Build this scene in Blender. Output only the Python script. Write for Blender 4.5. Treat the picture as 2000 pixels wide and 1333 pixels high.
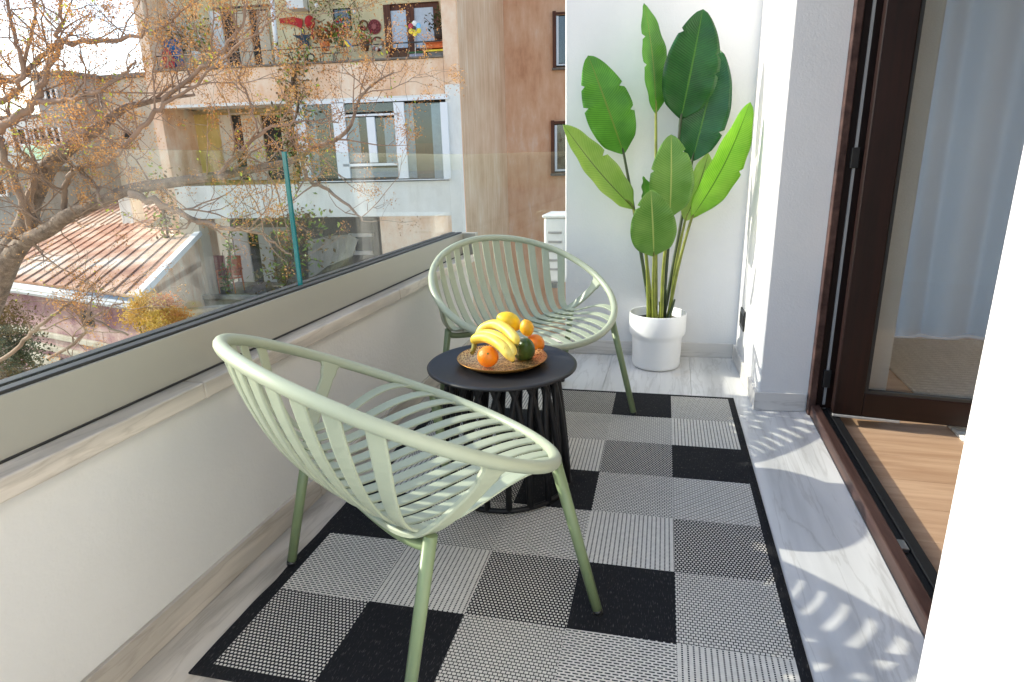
import bpy, bmesh, math, random
from math import sin, cos, pi, radians, sqrt, atan2, hypot
from mathutils import Vector, Matrix

for o in list(bpy.data.objects): bpy.data.objects.remove(o)
SC = bpy.context.scene
COL = SC.collection
V = Vector
rnd = random.Random(11)

# ------------------------------------------------------------------ camera
FPX, CAMH = 1194.0, 1.075
PIT, ROL, YAW = radians(16.327), radians(-1.489), radians(-13.963) - 0.01638
CF = V((sin(YAW)*cos(PIT), cos(YAW)*cos(PIT), -sin(PIT)))
_r = V((cos(YAW), -sin(YAW), 0)); _u = _r.cross(CF)
CR = _r*cos(ROL) + _u*sin(ROL); CU = -_r*sin(ROL) + _u*cos(ROL)
CC = V((0, 0, CAMH))
cam = bpy.data.cameras.new('camera'); cob = bpy.data.objects.new('camera', cam); COL.objects.link(cob)
m = Matrix.Identity(4)
for i in range(3):
    m[i][0] = CR[i]; m[i][1] = CU[i]; m[i][2] = -CF[i]; m[i][3] = CC[i]
cob.matrix_world = m
cam.sensor_width = 36; cam.lens = 36*FPX/2000; cam.clip_start = .02; cam.clip_end = 2000
SC.camera = cob
SC.render.resolution_x = 1024; SC.render.resolution_y = 682

# ------------------------------------------------------------------ light
SUN = V((-1.10, -0.04, 0.53)).normalized()          # towards the sun
SUN_EL = math.asin(SUN.z)
w = bpy.data.worlds.new('World'); SC.world = w; w.use_nodes = True
nt = w.node_tree; nt.nodes.clear()
sky = nt.nodes.new('ShaderNodeTexSky'); sky.sky_type = 'NISHITA'; sky.sun_disc = False
sky.sun_elevation = SUN_EL; sky.sun_rotation = atan2(SUN.x, SUN.y)
sky.air_density = 1.0; sky.dust_density = 1.2; sky.ozone_density = 1.0
bg = nt.nodes.new('ShaderNodeBackground'); bg.inputs[1].default_value = .15
wo = nt.nodes.new('ShaderNodeOutputWorld')
nt.links.new(sky.outputs[0], bg.inputs[0]); nt.links.new(bg.outputs[0], wo.inputs[0])
sl = bpy.data.lights.new('sun', 'SUN'); sl.energy = 2.25; sl.angle = radians(.6); sl.color = (1, .93, .82)
so = bpy.data.objects.new('sun', sl); COL.objects.link(so)
so.rotation_euler = SUN.to_track_quat('Z', 'Y').to_euler(); so.location = (-8, 0, 9)
SC.view_settings.view_transform = 'Standard'; SC.view_settings.look = 'None'
SC.view_settings.gamma = 1; SC.view_settings.exposure = 1.5
SC.view_settings.use_curve_mapping = False

# ------------------------------------------------------------------ pixel helpers (2000x1333 photo)
def ray(px, py): return CF + CR*((px-1000)/FPX) - CU*((py-666.5)/FPX)
def at(px, py, ax, val):
    d = ray(px, py); i = 'xyz'.index(ax); return CC + d*((val-CC[i])/d[i])

# ------------------------------------------------------------------ materials
def mat(name): 
    m = bpy.data.materials.new(name); m.use_nodes = True
    n = m.node_tree.nodes; b = n['Principled BSDF']
    return m, m.node_tree, b
def lin(*c):
    return tuple(((x/255)/12.92 if x/255 <= .04045 else ((x/255+.055)/1.055)**2.4) for x in c) + (1,)
def N(t, kind, **kw):
    n = t.nodes.new(kind)
    for k, v in kw.items():
        if hasattr(n, k) and k not in n.inputs: setattr(n, k, v)
        else: n.inputs[k].default_value = v
    return n
def ramp(t, pts):
    r = t.nodes.new('ShaderNodeValToRGB'); e = r.color_ramp.elements
    e[0].position, e[0].color = pts[0]; e[1].position, e[1].color = pts[-1]
    for p, c in pts[1:-1]:
        q = e.new(p); q.color = c
    return r
def coords(t, scale=(1, 1, 1), rot=(0, 0, 0)):
    c = t.nodes.new('ShaderNodeTexCoord'); mp = t.nodes.new('ShaderNodeMapping')
    mp.inputs['Scale'].default_value = scale; mp.inputs['Rotation'].default_value = rot
    t.links.new(c.outputs['Object'], mp.inputs[0]); return mp.outputs[0]
def plain(name, col, rough=.5, metal=0, var=.08, vscale=6, bump=0, bscale=200, stretch=(1, 1, 1), spec=.5, coat=0):
    """base colour with soft procedural variation and fine relief"""
    m, t, b = mat(name); L = t.links.new
    co = coords(t, stretch)
    nz = N(t, 'ShaderNodeTexNoise', Scale=vscale, Detail=6, Roughness=.6); L(co, nz.inputs['Vector'])
    c = V(col[:3]); lo = [max(0, x*(1-var)) for x in c]; hi = [min(1, x*(1+var)) for x in c]
    r = ramp(t, [(.3, (*lo, 1)), (.7, (*hi, 1))]); L(nz.outputs['Fac'], r.inputs[0]); L(r.outputs[0], b.inputs['Base Color'])
    b.inputs['Roughness'].default_value = rough; b.inputs['Metallic'].default_value = metal
    b.inputs['Specular IOR Level'].default_value = spec; b.inputs['Coat Weight'].default_value = coat
    if bump:
        n2 = N(t, 'ShaderNodeTexNoise', Scale=bscale, Detail=3); L(co, n2.inputs['Vector'])
        bp = N(t, 'ShaderNodeBump', Strength=bump, Distance=.004); L(n2.outputs['Fac'], bp.inputs['Height']); L(bp.outputs[0], b.inputs['Normal'])
    return m
def streaky(name, cols, scale=(3, 3, .35), rough=.9, bump=.15, nscale=1.0):
    """weathered render: vertical streaks plus blotches"""
    m, t, b = mat(name); L = t.links.new
    a = N(t, 'ShaderNodeTexNoise', Scale=nscale*1.6, Detail=8, Roughness=.7); L(coords(t, scale), a.inputs['Vector'])
    c = N(t, 'ShaderNodeTexNoise', Scale=nscale*.8, Detail=5, Roughness=.6); L(coords(t), c.inputs['Vector'])
    mx = N(t, 'ShaderNodeMath', operation='MULTIPLY_ADD'); mx.inputs[1].default_value = .55
    ml = N(t, 'ShaderNodeMath', operation='MULTIPLY'); ml.inputs[1].default_value = .45
    L(c.outputs['Fac'], ml.inputs[0]); L(a.outputs['Fac'], mx.inputs[0]); L(ml.outputs[0], mx.inputs[2])
    n = len(cols); r = ramp(t, [(.33+.34*i/(n-1), cols[i]) for i in range(n)])
    L(mx.outputs[0], r.inputs[0]); L(r.outputs[0], b.inputs['Base Color']); b.inputs['Roughness'].default_value = rough
    n2 = N(t, 'ShaderNodeTexNoise', Scale=40, Detail=4); L(coords(t), n2.inputs['Vector'])
    bp = N(t, 'ShaderNodeBump', Strength=bump, Distance=.02); L(n2.outputs['Fac'], bp.inputs['Height']); L(bp.outputs[0], b.inputs['Normal'])
    return m
def marble(name, along='y', tint=(1, 1, 1), dark=1.0):
    m, t, b = mat(name); L = t.links.new
    sc = {'y': (8, .9, 8), 'x': (.7, 7, 7), 'z': (6, 6, .6)}[along]
    co = coords(t, sc)
    n0 = N(t, 'ShaderNodeTexNoise', Scale=1.3, Detail=6, Roughness=.5, Distortion=.25); L(co, n0.inputs['Vector'])
    g = lambda v: (v*tint[0], v*tint[1]*.985, v*tint[2]*.955, 1)
    r = ramp(t, [(.30, g(.50*dark)), (.43, g(.60*dark)), (.55, g(.67)), (.70, g(.73))]); L(n0.outputs['Fac'], r.inputs[0])
    n1 = N(t, 'ShaderNodeTexNoise', Scale=2.0, Detail=6, Roughness=.55, Distortion=.5); L(co, n1.inputs['Vector'])
    r1 = ramp(t, [(.46, (1, 1, 1, 1)), (.495, (.80, .79, .775, 1)), (.53, (1, 1, 1, 1))]); L(n1.outputs['Fac'], r1.inputs[0])
    mx = N(t, 'ShaderNodeMix', data_type='RGBA', blend_type='MULTIPLY'); mx.inputs[0].default_value = .8
    L(r.outputs[0], mx.inputs[6]); L(r1.outputs[0], mx.inputs[7])
    n3 = N(t, 'ShaderNodeTexNoise', Scale=4.2, Detail=4, Roughness=.55); L(coords(t, (1, .6, 1)), n3.inputs['Vector'])
    r3 = ramp(t, [(.62, (1, 1, 1, 1)), (.8, (.82, .72, .58, 1))]); L(n3.outputs['Fac'], r3.inputs[0])
    m2 = N(t, 'ShaderNodeMix', data_type='RGBA', blend_type='MULTIPLY'); m2.inputs[0].default_value = .7
    L(mx.outputs[2], m2.inputs[6]); L(r3.outputs[0], m2.inputs[7]); L(m2.outputs[2], b.inputs['Base Color'])
    rr = N(t, 'ShaderNodeMapRange'); rr.inputs[3].default_value = .22; rr.inputs[4].default_value = .42
    L(n3.outputs['Fac'], rr.inputs[0]); L(rr.outputs[0], b.inputs['Roughness'])
    return m
def glass(name, tint=(.94, .975, .96), ior=1.5, rough=0.0, add=0.0):
    """thin architectural glass: Fresnel mix of a clear pass and a mirror"""
    m, t, b = mat(name); L = t.links.new; t.nodes.remove(b)
    out = t.nodes['Material Output']
    tr = N(t, 'ShaderNodeBsdfTransparent', Color=(*tint, 1)); gl = N(t, 'ShaderNodeBsdfGlossy', Roughness=rough)
    lw = N(t, 'ShaderNodeLayerWeight', Blend=.5)                 # Schlick reflectance, the same from both sides of the sheet
    pw = N(t, 'ShaderNodeMath', operation='POWER'); pw.inputs[1].default_value = 5; L(lw.outputs['Facing'], pw.inputs[0])
    r0 = ((ior-1)/(ior+1))**2+add
    fr = N(t, 'ShaderNodeMath', operation='MULTIPLY_ADD'); fr.inputs[1].default_value = 1-r0; fr.inputs[2].default_value = r0; L(pw.outputs[0], fr.inputs[0])
    mx = t.nodes.new('ShaderNodeMixShader'); L(fr.outputs[0], mx.inputs[0])
    L(tr.outputs[0], mx.inputs[1]); L(gl.outputs[0], mx.inputs[2]); L(mx.outputs[0], out.inputs[0])
    return m
def fol(name, c1, c2, rough=.5, trans=.35, scale=3):
    """leaf material: two tones, some light coming through"""
    m, t, b = mat(name); L = t.links.new
    nz = N(t, 'ShaderNodeTexNoise', Scale=scale, Detail=3); L(coords(t), nz.inputs['Vector'])
    r = ramp(t, [(.35, c1), (.65, c2)]); L(nz.outputs['Fac'], r.inputs[0]); L(r.outputs[0], b.inputs['Base Color'])
    b.inputs['Roughness'].default_value = rough
    tl = t.nodes.new('ShaderNodeBsdfTranslucent'); L(r.outputs[0], tl.inputs[0])
    mx = t.nodes.new('ShaderNodeMixShader'); mx.inputs[0].default_value = trans
    L(b.outputs[0], mx.inputs[1]); L(tl.outputs[0], mx.inputs[2]); L(mx.outputs[0], t.nodes['Material Output'].inputs[0])
    return m
def wood(name, c1, c2, axis='x', rough=.45, scale=1.0):
    m, t, b = mat(name); L = t.links.new
    sc = {'x': (1.2, 14, 14), 'y': (14, 1.2, 14), 'z': (30, 30, 1.5)}[axis]
    n0 = N(t, 'ShaderNodeTexNoise', Scale=1.4*scale, Detail=8, Roughness=.65, Distortion=.4); L(coords(t, sc), n0.inputs['Vector'])
    r = ramp(t, [(.3, c1), (.7, c2)]); L(n0.outputs['Fac'], r.inputs[0]); L(r.outputs[0], b.inputs['Base Color'])
    b.inputs['Roughness'].default_value = rough; b.inputs['Specular IOR Level'].default_value = .3
    bp = N(t, 'ShaderNodeBump', Strength=.08, Distance=.003); L(n0.outputs['Fac'], bp.inputs['Height']); L(bp.outputs[0], b.inputs['Normal'])
    return m

M = {}
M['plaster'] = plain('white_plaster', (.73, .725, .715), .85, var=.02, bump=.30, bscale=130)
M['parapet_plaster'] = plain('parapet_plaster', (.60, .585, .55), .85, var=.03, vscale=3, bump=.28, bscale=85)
M['marble'] = marble('marble_floor', 'y')
M['marble_warm_shaded'] = marble('marble_warm_shaded', 'y', (.90, .82, .72), .78)  # warm marble; shade on the strip beside the parapet put into its darker tint
M['marble_x'] = marble('marble_skirting', 'x', (1, .97, .94))
M['joint'] = plain('joint_grout', (.50, .46, .40), .9)
M['alu'] = plain('champagne_aluminium', (.37, .355, .305), .40, .2, var=.03, vscale=2)
M['gasket'] = plain('rubber_gasket', (.018, .018, .017), .55)
M['glass'] = glass('balustrade_glass', (.955, .98, .968), 1.5)
M['glass_edge'] = plain('glass_edge', (.012, .17, .18), .15, spec=.8)
M['window_glass'] = glass('window_glass', (.80, .84, .84), 1.55, add=.04)
M['door_glass'] = glass('door_glass', (.90, .93, .93), 1.5, add=.02)
M['sage'] = plain('sage_green_resin', lin(165, 172, 148)[:3], .42, var=.04, vscale=9, bump=.05, bscale=500)
M['sage_leg'] = plain('sage_green_metal', lin(122, 138, 100)[:3], .38, var=.05, vscale=9)
M['black_metal'] = plain('black_metal', (.009, .009, .010), .5, var=.15, spec=.3)
M['black_top'] = plain('black_tabletop', (.013, .013, .015), .5, var=.2, vscale=4, bump=.05, bscale=300)
M['pot'] = plain('white_pot', (.82, .82, .81), .4, var=.02)
M['soil'] = plain('potting_soil', (.03, .02, .013), .95, var=.4, vscale=60, bump=.8, bscale=120)
M['stem'] = plain('olive_stem', lin(120, 128, 48)[:3], .45, var=.35, vscale=14)
M['stem_dark'] = plain('dark_stem', lin(52, 66, 38)[:3], .4, var=.3, vscale=14)
M['brown_frame'] = wood('brown_frame', lin(16, 8, 6), lin(34, 16, 12), 'z', .42)
M['brown_sill'] = wood('brown_sill', lin(42, 26, 23), lin(86, 64, 58), 'y', .45)
M['brown_rail'] = wood('brown_rail', lin(16, 8, 6), lin(34, 16, 12), 'x', .42)
M['seal'] = plain('grey_seal', (.32, .31, .30), .5)
M['steel'] = plain('steel', (.45, .45, .45), .3, .9)
M['oak'] = wood('oak_floor', lin(168, 132, 102), lin(206, 172, 140), 'x', .4)
M['sheer'] = fol('curtain_cloth', (.70, .74, .80, 1), (.80, .83, .87, 1), .9, .5, 1)
M['room'] = plain('room_paint', (.72, .70, .66), .9, var=.02)
M['black_plastic'] = plain('black_plastic', (.02, .02, .02), .3)

# ------------------------------------------------------------------ mesh helper
class MB:
    def __init__(s): s.v = []; s.f = []; s.mi = []; s.sm = []; s.uv = {}
    def add(s, vs, fs, mi=0, sm=False):
        o = len(s.v); s.v += [tuple(p) for p in vs]
        for f in fs: s.f.append([o+i for i in f]); s.mi.append(mi); s.sm.append(sm)
        return s
    def box(s, x0, x1, y0, y1, z0, z1, mi=0):
        vs = [(x, y, z) for z in (z0, z1) for y in (y0, y1) for x in (x0, x1)]
        return s.add(vs, [(0, 2, 3, 1), (4, 5, 7, 6), (0, 1, 5, 4), (2, 6, 7, 3), (0, 4, 6, 2), (1, 3, 7, 5)], mi)
    def prism(s, poly, z0, z1, mi=0):
        n = len(poly); vs = [(x, y, z0) for x, y in poly]+[(x, y, z1) for x, y in poly]
        fs = [tuple(range(n))[::-1], tuple(range(n, 2*n))]+[(i, (i+1) % n, n+(i+1) % n, n+i) for i in range(n)]
        return s.add(vs, fs, mi)
    def hexa(s, q, mi=0):            # 8 corners: bottom 4 ccw, top 4 ccw
        return s.add(q, [(3, 2, 1, 0), (4, 5, 6, 7), (0, 1, 5, 4), (1, 2, 6, 5), (2, 3, 7, 6), (3, 0, 4, 7)], mi)
    def tube(s, pts, rad, n=8, closed=False, mi=0, flat=None, caps=True):
        pts = [V(p) for p in pts]; k = len(pts)
        if not hasattr(rad, '__len__'): rad = [rad]*k
        up = None; vs = []
        for i, p in enumerate(pts):
            if closed: t = pts[(i+1) % k]-pts[i-1]
            else: t = pts[min(i+1, k-1)]-pts[max(i-1, 0)]
            if t.length < 1e-9: t = V((0, 0, 1))
            t.normalize()
            if up is None:
                up = V((0, 0, 1)) if abs(t.z) < .9 else V((1, 0, 0))
            a = up - t*up.dot(t); a.normalize(); b = t.cross(a); up = a
            for j in range(n):
                g = 2*pi*j/n; vs.append(p + (a*cos(g)+b*sin(g))*rad[i])
        fs = []
        for i in range(k if closed else k-1):
            i2 = (i+1) % k
            for j in range(n): fs.append((i*n+j, i*n+(j+1) % n, i2*n+(j+1) % n, i2*n+j))
        s.add(vs, fs, mi, True)
        if not closed and caps:
            o = len(s.v)-len(vs)
            s.f.append([o+j for j in range(n)][::-1]); s.mi.append(mi); s.sm.append(False)
            s.f.append([o+(k-1)*n+j for j in range(n)]); s.mi.append(mi); s.sm.append(False)
        return s
    def ribbon(s, pts, wv, wid, th, mi=0):
        """flat bar along pts; wv = width directions"""
        k = len(pts); vs = []
        for i in range(k):
            p = V(pts[i]); t = (V(pts[min(i+1, k-1)])-V(pts[max(i-1, 0)])).normalized()
            x = V(wv[i]); x = (x-t*x.dot(t)).normalized(); nn = t.cross(x)
            W = wid[i] if hasattr(wid, '__len__') else wid
            c = .22
            for a, b in ((-1, -1+c*2), (-1+c, -1), (1-c, -1), (1, -1+c*2), (1, 1-c*2), (1-c, 1), (-1+c, 1), (-1, 1-c*2)):
                vs.append(p+x*(a*W/2)+nn*(b*th/2))
        fs = []
        for i in range(k-1):
            for j in range(8): fs.append((i*8+j, i*8+(j+1) % 8, (i+1)*8+(j+1) % 8, (i+1)*8+j))
        fs += [tuple(range(8))[::-1], tuple((k-1)*8+j for j in range(8))]
        return s.add(vs, fs, mi, False)
    def lathe(s, prof, c=(0, 0, 0), n=32, mi=0, sm=True, sq=(1, 1), top=False, bot=False):
        vs = []; k = len(prof)
        for r, z in prof:
            for j in range(n): g = 2*pi*j/n; vs.append((c[0]+r*cos(g)*sq[0], c[1]+r*sin(g)*sq[1], c[2]+z))
        fs = [(i*n+j, i*n+(j+1) % n, (i+1)*n+(j+1) % n, (i+1)*n+j) for i in range(k-1) for j in range(n)]
        s.add(vs, fs, mi, sm); o = len(s.v)-len(vs)
        if bot: s.f.append([o+j for j in range(n)][::-1]); s.mi.append(mi); s.sm.append(False)
        if top: s.f.append([o+(k-1)*n+j for j in range(n)]); s.mi.append(mi); s.sm.append(False)
        return s
    def ell(s, c, r, n=14, m=9, mi=0, rot=None, warp=None):
        vs = []; fs = []
        for i in range(m+1):
            a = pi*i/m-pi/2
            for j in range(n):
                g = 2*pi*j/n; p = V((cos(a)*cos(g), cos(a)*sin(g), sin(a)))
                if warp: p = warp(p)
                p = V((p.x*r[0], p.y*r[1], p.z*r[2]))
                if rot: p = rot @ p
                vs.append(V(c)+p)
        for i in range(m):
            for j in range(n): fs.append((i*n+j, i*n+(j+1) % n, (i+1)*n+(j+1) % n, (i+1)*n+j))
        return s.add(vs, fs, mi, True)
    def build(s, name, mats, parent=None, bevel=0, world=True, kind=None):
        me = bpy.data.meshes.new(name); me.from_pydata(s.v, [], s.f)
        mats = mats if isinstance(mats, (list, tuple)) else [mats]
        for q in mats: me.materials.append(M[q] if isinstance(q, str) else q)
        me.polygons.foreach_set('material_index', s.mi); me.polygons.foreach_set('use_smooth', s.sm)
        me.update()
        o = bpy.data.objects.new(name, me); COL.objects.link(o)
        if parent:
            o.parent = parent
            if world and not parent.get('_loc'): 
                o.matrix_parent_inverse = PINV.get(parent.name, Matrix.Identity(4))
        if bevel:
            b = o.modifiers.new('bevel', 'BEVEL'); b.width = bevel; b.segments = 2; b.limit_method = 'ANGLE'
        if kind: o['kind'] = kind
        return o
PINV = {}
def thing(name, label, cat, loc=(0, 0, 0), rz=0, group=None, local=False):
    """an Empty at the base of a thing. local=False: its parts are given in world coordinates"""
    o = bpy.data.objects.new(name, None); COL.objects.link(o); o.empty_display_size = .1
    o.location = loc; o.rotation_euler = (0, 0, rz)
    tag(o, label, cat, group)
    if not local:
        PINV[o.name] = (Matrix.Translation(V(loc)) @ Matrix.Rotation(rz, 4, 'Z')).inverted()
    return o
def tag(o, label=None, cat=None, group=None, kind=None):
    if label: o['label'] = label
    if cat: o['category'] = cat
    if group: o['group'] = group
    if kind: o['kind'] = kind
    return o
def bez(p0, p1, p2, p3, n):
    p0, p1, p2, p3 = map(V, (p0, p1, p2, p3)); out = []
    for i in range(n+1):
        t = i/n; u = 1-t; out.append(p0*u**3+p1*(3*u*u*t)+p2*(3*u*t*t)+p3*t**3)
    return out
def spline(pts, sub=4):
    pts = [V(p) for p in pts]; out = []
    for i in range(len(pts)-1):
        a = pts[max(i-1, 0)]; b = pts[i]; c = pts[i+1]; d = pts[min(i+2, len(pts)-1)]
        for k in range(sub):
            t = k/sub
            out.append(.5*((2*b)+(c-a)*t+(2*a-5*b+4*c-d)*t*t+(3*b-a-3*c+d)*t**3))
    out.append(pts[-1]); return out

# ================================================================== BALCONY: floor, parapet, walls
GZ_ = -7.5
PX = -1.125                     # inner face of the parapet
PEND = 3.36                     # far end of the parapet
def ww(y): return .392 - (y-2.69)*.0416          # x of the right-hand wall face (slightly out of square)
def we(x): return 3.435 + (x-.361)*.0755         # y of the end wall face
base = MB().box(PX-.02, .70, -1.6, 3.62, -.18, -.008).build('balcony_floor', 'joint'); tag(base, kind='structure')
xs = [PX+.0, -.72, -.30, .12, .603]
for i in range(4):
    off = [-.35, .25, -.1, .4][i]; y = -1.6
    ys = [-1.6]+([off+1.15*k for k in range(-1, 4) if -1.5 < off+1.15*k < 3.5] if i < 3 else [.35, 2.62])+[3.6]
    for a, b in zip(ys[:-1], ys[1:]):
        MB().box(xs[i]+.0008, xs[i+1]-.0008, a+.0008, b-.0008, -.008, 0).build('slab', 'marble' if i else 'marble_warm_shaded', base)

par = thing('parapet_wall', 'low cream plastered parapet wall with stone coping along the balcony', 'wall', (PX-.08, 1, 0))
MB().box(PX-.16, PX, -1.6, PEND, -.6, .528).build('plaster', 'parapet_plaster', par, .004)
y = -1.6
for b in (-.2, .72, 1.62, 2.49, PEND):
    MB().box(PX, PX+.012, y+.001, b-.001, .0005, .083).build('skirting', 'marble_warm_shaded', par, .002); y = b
y = -1.6
for b in (-.1, 1.18, 2.33, PEND+.02):
    MB().box(PX-.20, PX+.022, y+.001, b-.001, .528, .572).build('coping_stone', 'marble_warm_shaded', par, .004); y = b

bal = thing('glass_balustrade', 'clear frameless glass balustrade in a champagne aluminium channel', 'balustrade', (PX-.06, 1, .572))
RX0, RX1 = PX-.115, PX-.038
MB().box(RX0, RX1, -1.6, PEND-.02, .575, .692).build('rail_channel', 'alu', bal, .002)
MB().box(RX1-.004, RX1+.004, -1.6, PEND-.02, .5725, .577).build('rail_foot_seal', 'gasket', bal)
MB().box(RX0+.004, PX+.035, PEND-.018, PEND+.03, .575, .692).build('rail_end_return', 'alu', bal, .002)
for y0, y1 in ((-1.6, 1.772), (1.780, PEND+.12)):
    g = MB(); x0 = PX-.083; x1 = x0+.0135
    g.box(x0, x1, y0, y1, .66, 1.124)
    g.mi = [1 if i in ((0, 2, 3) if y1 < 2 else (0, 2)) else 0 for i in range(6)]
    g.build('glass_panel', ['glass', 'glass_edge'], bal)
for y0, y1 in ((-1.6, PEND-.02),):
    MB().box(PX-.0693, PX-.043, y0, y1, .690, .6985).build('gasket', 'gasket', bal, .002)
    MB().box(PX-.112, PX-.0835, y0, y1, .690, .6985).build('gasket', 'gasket', bal, .002)

EX = -.575
eg = thing('end_glass_screen', 'full height clear glass screen closing the far end of the balcony', 'glass screen', (-.85, PEND+.13, 0))
g = MB().box(PX-.06, EX-.004, PEND+.125, PEND+.137, .06, 1.124); g.build('glass_panel', ['glass', 'glass_edge'], eg); 
MB().box(PX-.16, EX-.002, PEND+.04, PEND+.20, -.18, .055).build('kerb', 'marble_x', eg, .003)
MB().box(PX-.08, EX-.004, PEND+.115, PEND+.147, .055, .075).build('rail_channel', 'alu', eg)

ew = thing('end_wall', 'white plastered wall at the balcony end behind the potted plant', 'wall', (-.1, 3.5, 0))
xa, xb = EX, .9
MB().prism([(xa, we(xa)), (xb, we(xb)), (xb, we(xb)+.22), (xa, we(xa)+.22)], -.6, 2.75).build('plaster', 'plaster', ew, .006)
px = xa
for b in (-.52, -.075, .37):
    MB().prism([(px+.001, we(px)-.012), (b-.001, we(b)-.012), (b-.001, we(b)), (px+.001, we(px))], .0005, .082).build('skirting', 'marble_x', ew, .002); px = b

hw = thing('house_wall', 'white plastered house wall around the balcony door opening', 'wall', (.6, 2, 0))
YR = 2.69                      # far reveal
far_blk = MB().prism([(ww(YR), YR), (.90, YR+.03), (.90, 4.7), (ww(3.7), 3.7), (ww(3.46), 3.46)], -.6, 2.75)
far_blk.build('far_pier', 'plaster', hw, .008)
MB().prism([(ww(YR)-.013, YR-.013), (ww(YR), YR), (ww(3.42), 3.42), (ww(3.42)-.013, 3.42)], .0005, .083).build('skirting', 'marble_x', hw, .002)
MB().prism([(ww(YR)-.012, YR-.014), (.590, YR+.006), (.590, YR+.0195), (ww(YR)-.001, YR)], .0005, .0832).build('skirting', 'marble_x', hw, .002)
NY = .868
MB().prism([(.385, NY), (.39, -1.6), (.81, -1.6), (.81, NY)], -.6, 2.75).build('near_pier', 'plaster', hw, .008)
MB().box(.40, .81, NY, YR+.02, 2.30, 2.75).build('lintel', 'plaster', hw)

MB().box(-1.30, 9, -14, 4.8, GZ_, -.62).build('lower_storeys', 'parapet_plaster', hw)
so_ = thing('power_socket', 'black double power socket on the white wall beside the plant pot', 'socket', (ww(3.25), 3.25, .26))
def onwall(y0, y1, z0, z1, d0, d1): return MB().prism([(ww(y0)-d1, y0), (ww(y1)-d1, y1), (ww(y1)-d0, y1), (ww(y0)-d0, y0)], z0, z1)
onwall(3.17, 3.30, .222, .322, 0, .009).build('cover_plate', 'black_plastic', so_, .002)
for a in (3.183, 3.242): onwall(a, a+.045, .245, .300, .009, .0115).build('insert', 'gasket', so_, .001)

# ------------------------------------------------------------------ door
df = thing('door_frame', 'dark brown balcony door frame with worn threshold', 'door frame', (.65, 1.8, 0))
D0, D1 = NY-.05, YR+.02
MB().box(.604, .640, D0, YR-.003, .0005, .047).build('threshold', 'brown_sill', df, .004)
MB().box(.640, .668, D0, YR-.003, .0005, .024).build('threshold_channel', 'gasket', df)
MB().box(.668, .700, D0, YR-.003, .0005, .034).build('threshold_inner_lip', 'black_metal', df, .003)
MB().box(.594, .622, YR-.030, YR+.016, .0005, 2.30).build('jamb_lip', 'brown_sill', df, .003)
MB().box(.622, .700, YR-.012, YR+.016, .034, 2.30).build('jamb', 'brown_frame', df)
MB().box(.650, .660, YR-.018, YR-.012, .05, 2.28).build('seal', 'seal', df)
for z in (.13, 1.02): MB().box(.640, .668, YR-.028, YR-.012, z, z+.075).build('hinge_keep', 'black_plastic', df, .002)
MB().box(.644, .664, 1.655, 1.70, .024, .037).build('lock_keep', 'steel', df, .002)
MB().box(.604, .700, D0, YR-.003, 2.26, 2.30).build('head', 'brown_frame', df)

dl = thing('open_door_leaf', 'dark brown glazed door leaf standing open into the room', 'door', (.668, 2.575, 0), radians(-6.5), local=True)
W_, T_ = .80, .066
def dlp(nm, b, m_, bev=.004): return b.build(nm, m_, dl, bev, world=False)
dlp('stile', MB().box(0, .105, 0, T_, .050, 2.25), 'brown_frame')
dlp('stile', MB().box(W_-.105, W_, 0, T_, .050, 2.25), 'brown_frame')
dlp('bottom_rail', MB().box(.105, W_-.105, 0, T_, .050, .150), 'brown_rail')
dlp('top_rail', MB().box(.105, W_-.105, 0, T_, 2.15, 2.25), 'brown_rail')
dlp('glass_pane', MB().box(.100, W_-.100, .026, .032, .145, 2.155), 'door_glass', 0)
gb = MB()
for x0, x1, z0, z1 in ((.105, .117, .150, 2.15), (W_-.117, W_-.105, .150, 2.15), (.117, W_-.117, .150, .162)): gb.box(x0, x1, .004, .026, z0, z1)
dlp('glazing_bead', gb, 'gasket', 0)
dlp('bottom_seal', MB().box(.0, .24, -.004, .012, .040, .050), 'seal', .002)

# ------------------------------------------------------------------ room behind the door
fl = MB().box(.70, 3.6, -.9, 4.7, -.18, -.006).build('room_floor', 'gasket'); tag(fl, kind='structure')
y = -.9; k = 0
while y < 4.7:
    x = .70; j = 0
    while x < 3.6:
        ln = min(3.6-x, (.55 if (j == 0 and k % 2) else 1.25 if not (j == 0 and k % 3 == 0) else .9))
        MB().box(x+.0006, x+ln-.0006, y+.0006, min(y+.19, 4.7)-.0006, -.006, 0).build('plank', 'oak', fl); x += ln; j += 1
    y += .19; k += 1
rw = thing('room_walls', 'plain pale walls of the room behind the door', 'wall', (2, 2, 0))
MB().box(3.6, 3.7, -1.6, 4.8, -.2, 2.75).build('side_wall', 'room', rw)
for q in ((.90, 1.02, -.2, 2.75), (2.75, 3.6, -.2, 2.75), (1.02, 2.75, -.2, .05), (1.02, 2.75, 2.45, 2.75)):  # opening behind the curtain added to let sky light brighten the room
    MB().box(q[0], q[1], 4.7, 4.8, q[2], q[3]).build('far_wall', 'room', rw)
MB().box(.81, 3.6, -1.6, -.9, -.2, 2.75).build('near_wall', 'room', rw)
MB().box(.392, 3.7, -1.6, 4.8, 2.755, 2.85).build('ceiling', 'room', rw)
cu = MB(); nn = 150; vs = []; fs = []
for i in range(nn+1):
    u = i/nn; x = 1.0+1.5*u
    ph = 2*pi*(9*u+.5*sin(7*u))
    for k in range(8):
        z = .012+2.55*k/7; s_ = 1+.25*sin(3*u+z)
        vs.append((x+.02*sin(ph+1)*(1-z/3), 4.06+.034*s_*sin(ph)+.05*sin(2.2*u+z*.9)-.05*(1-z/2.6)*sin(5*u), z))
for i in range(nn):
    for k in range(7): fs.append((i*8+k, (i+1)*8+k, (i+1)*8+k+1, i*8+k+1))
cu.add(vs, fs, 0, True)
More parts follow.
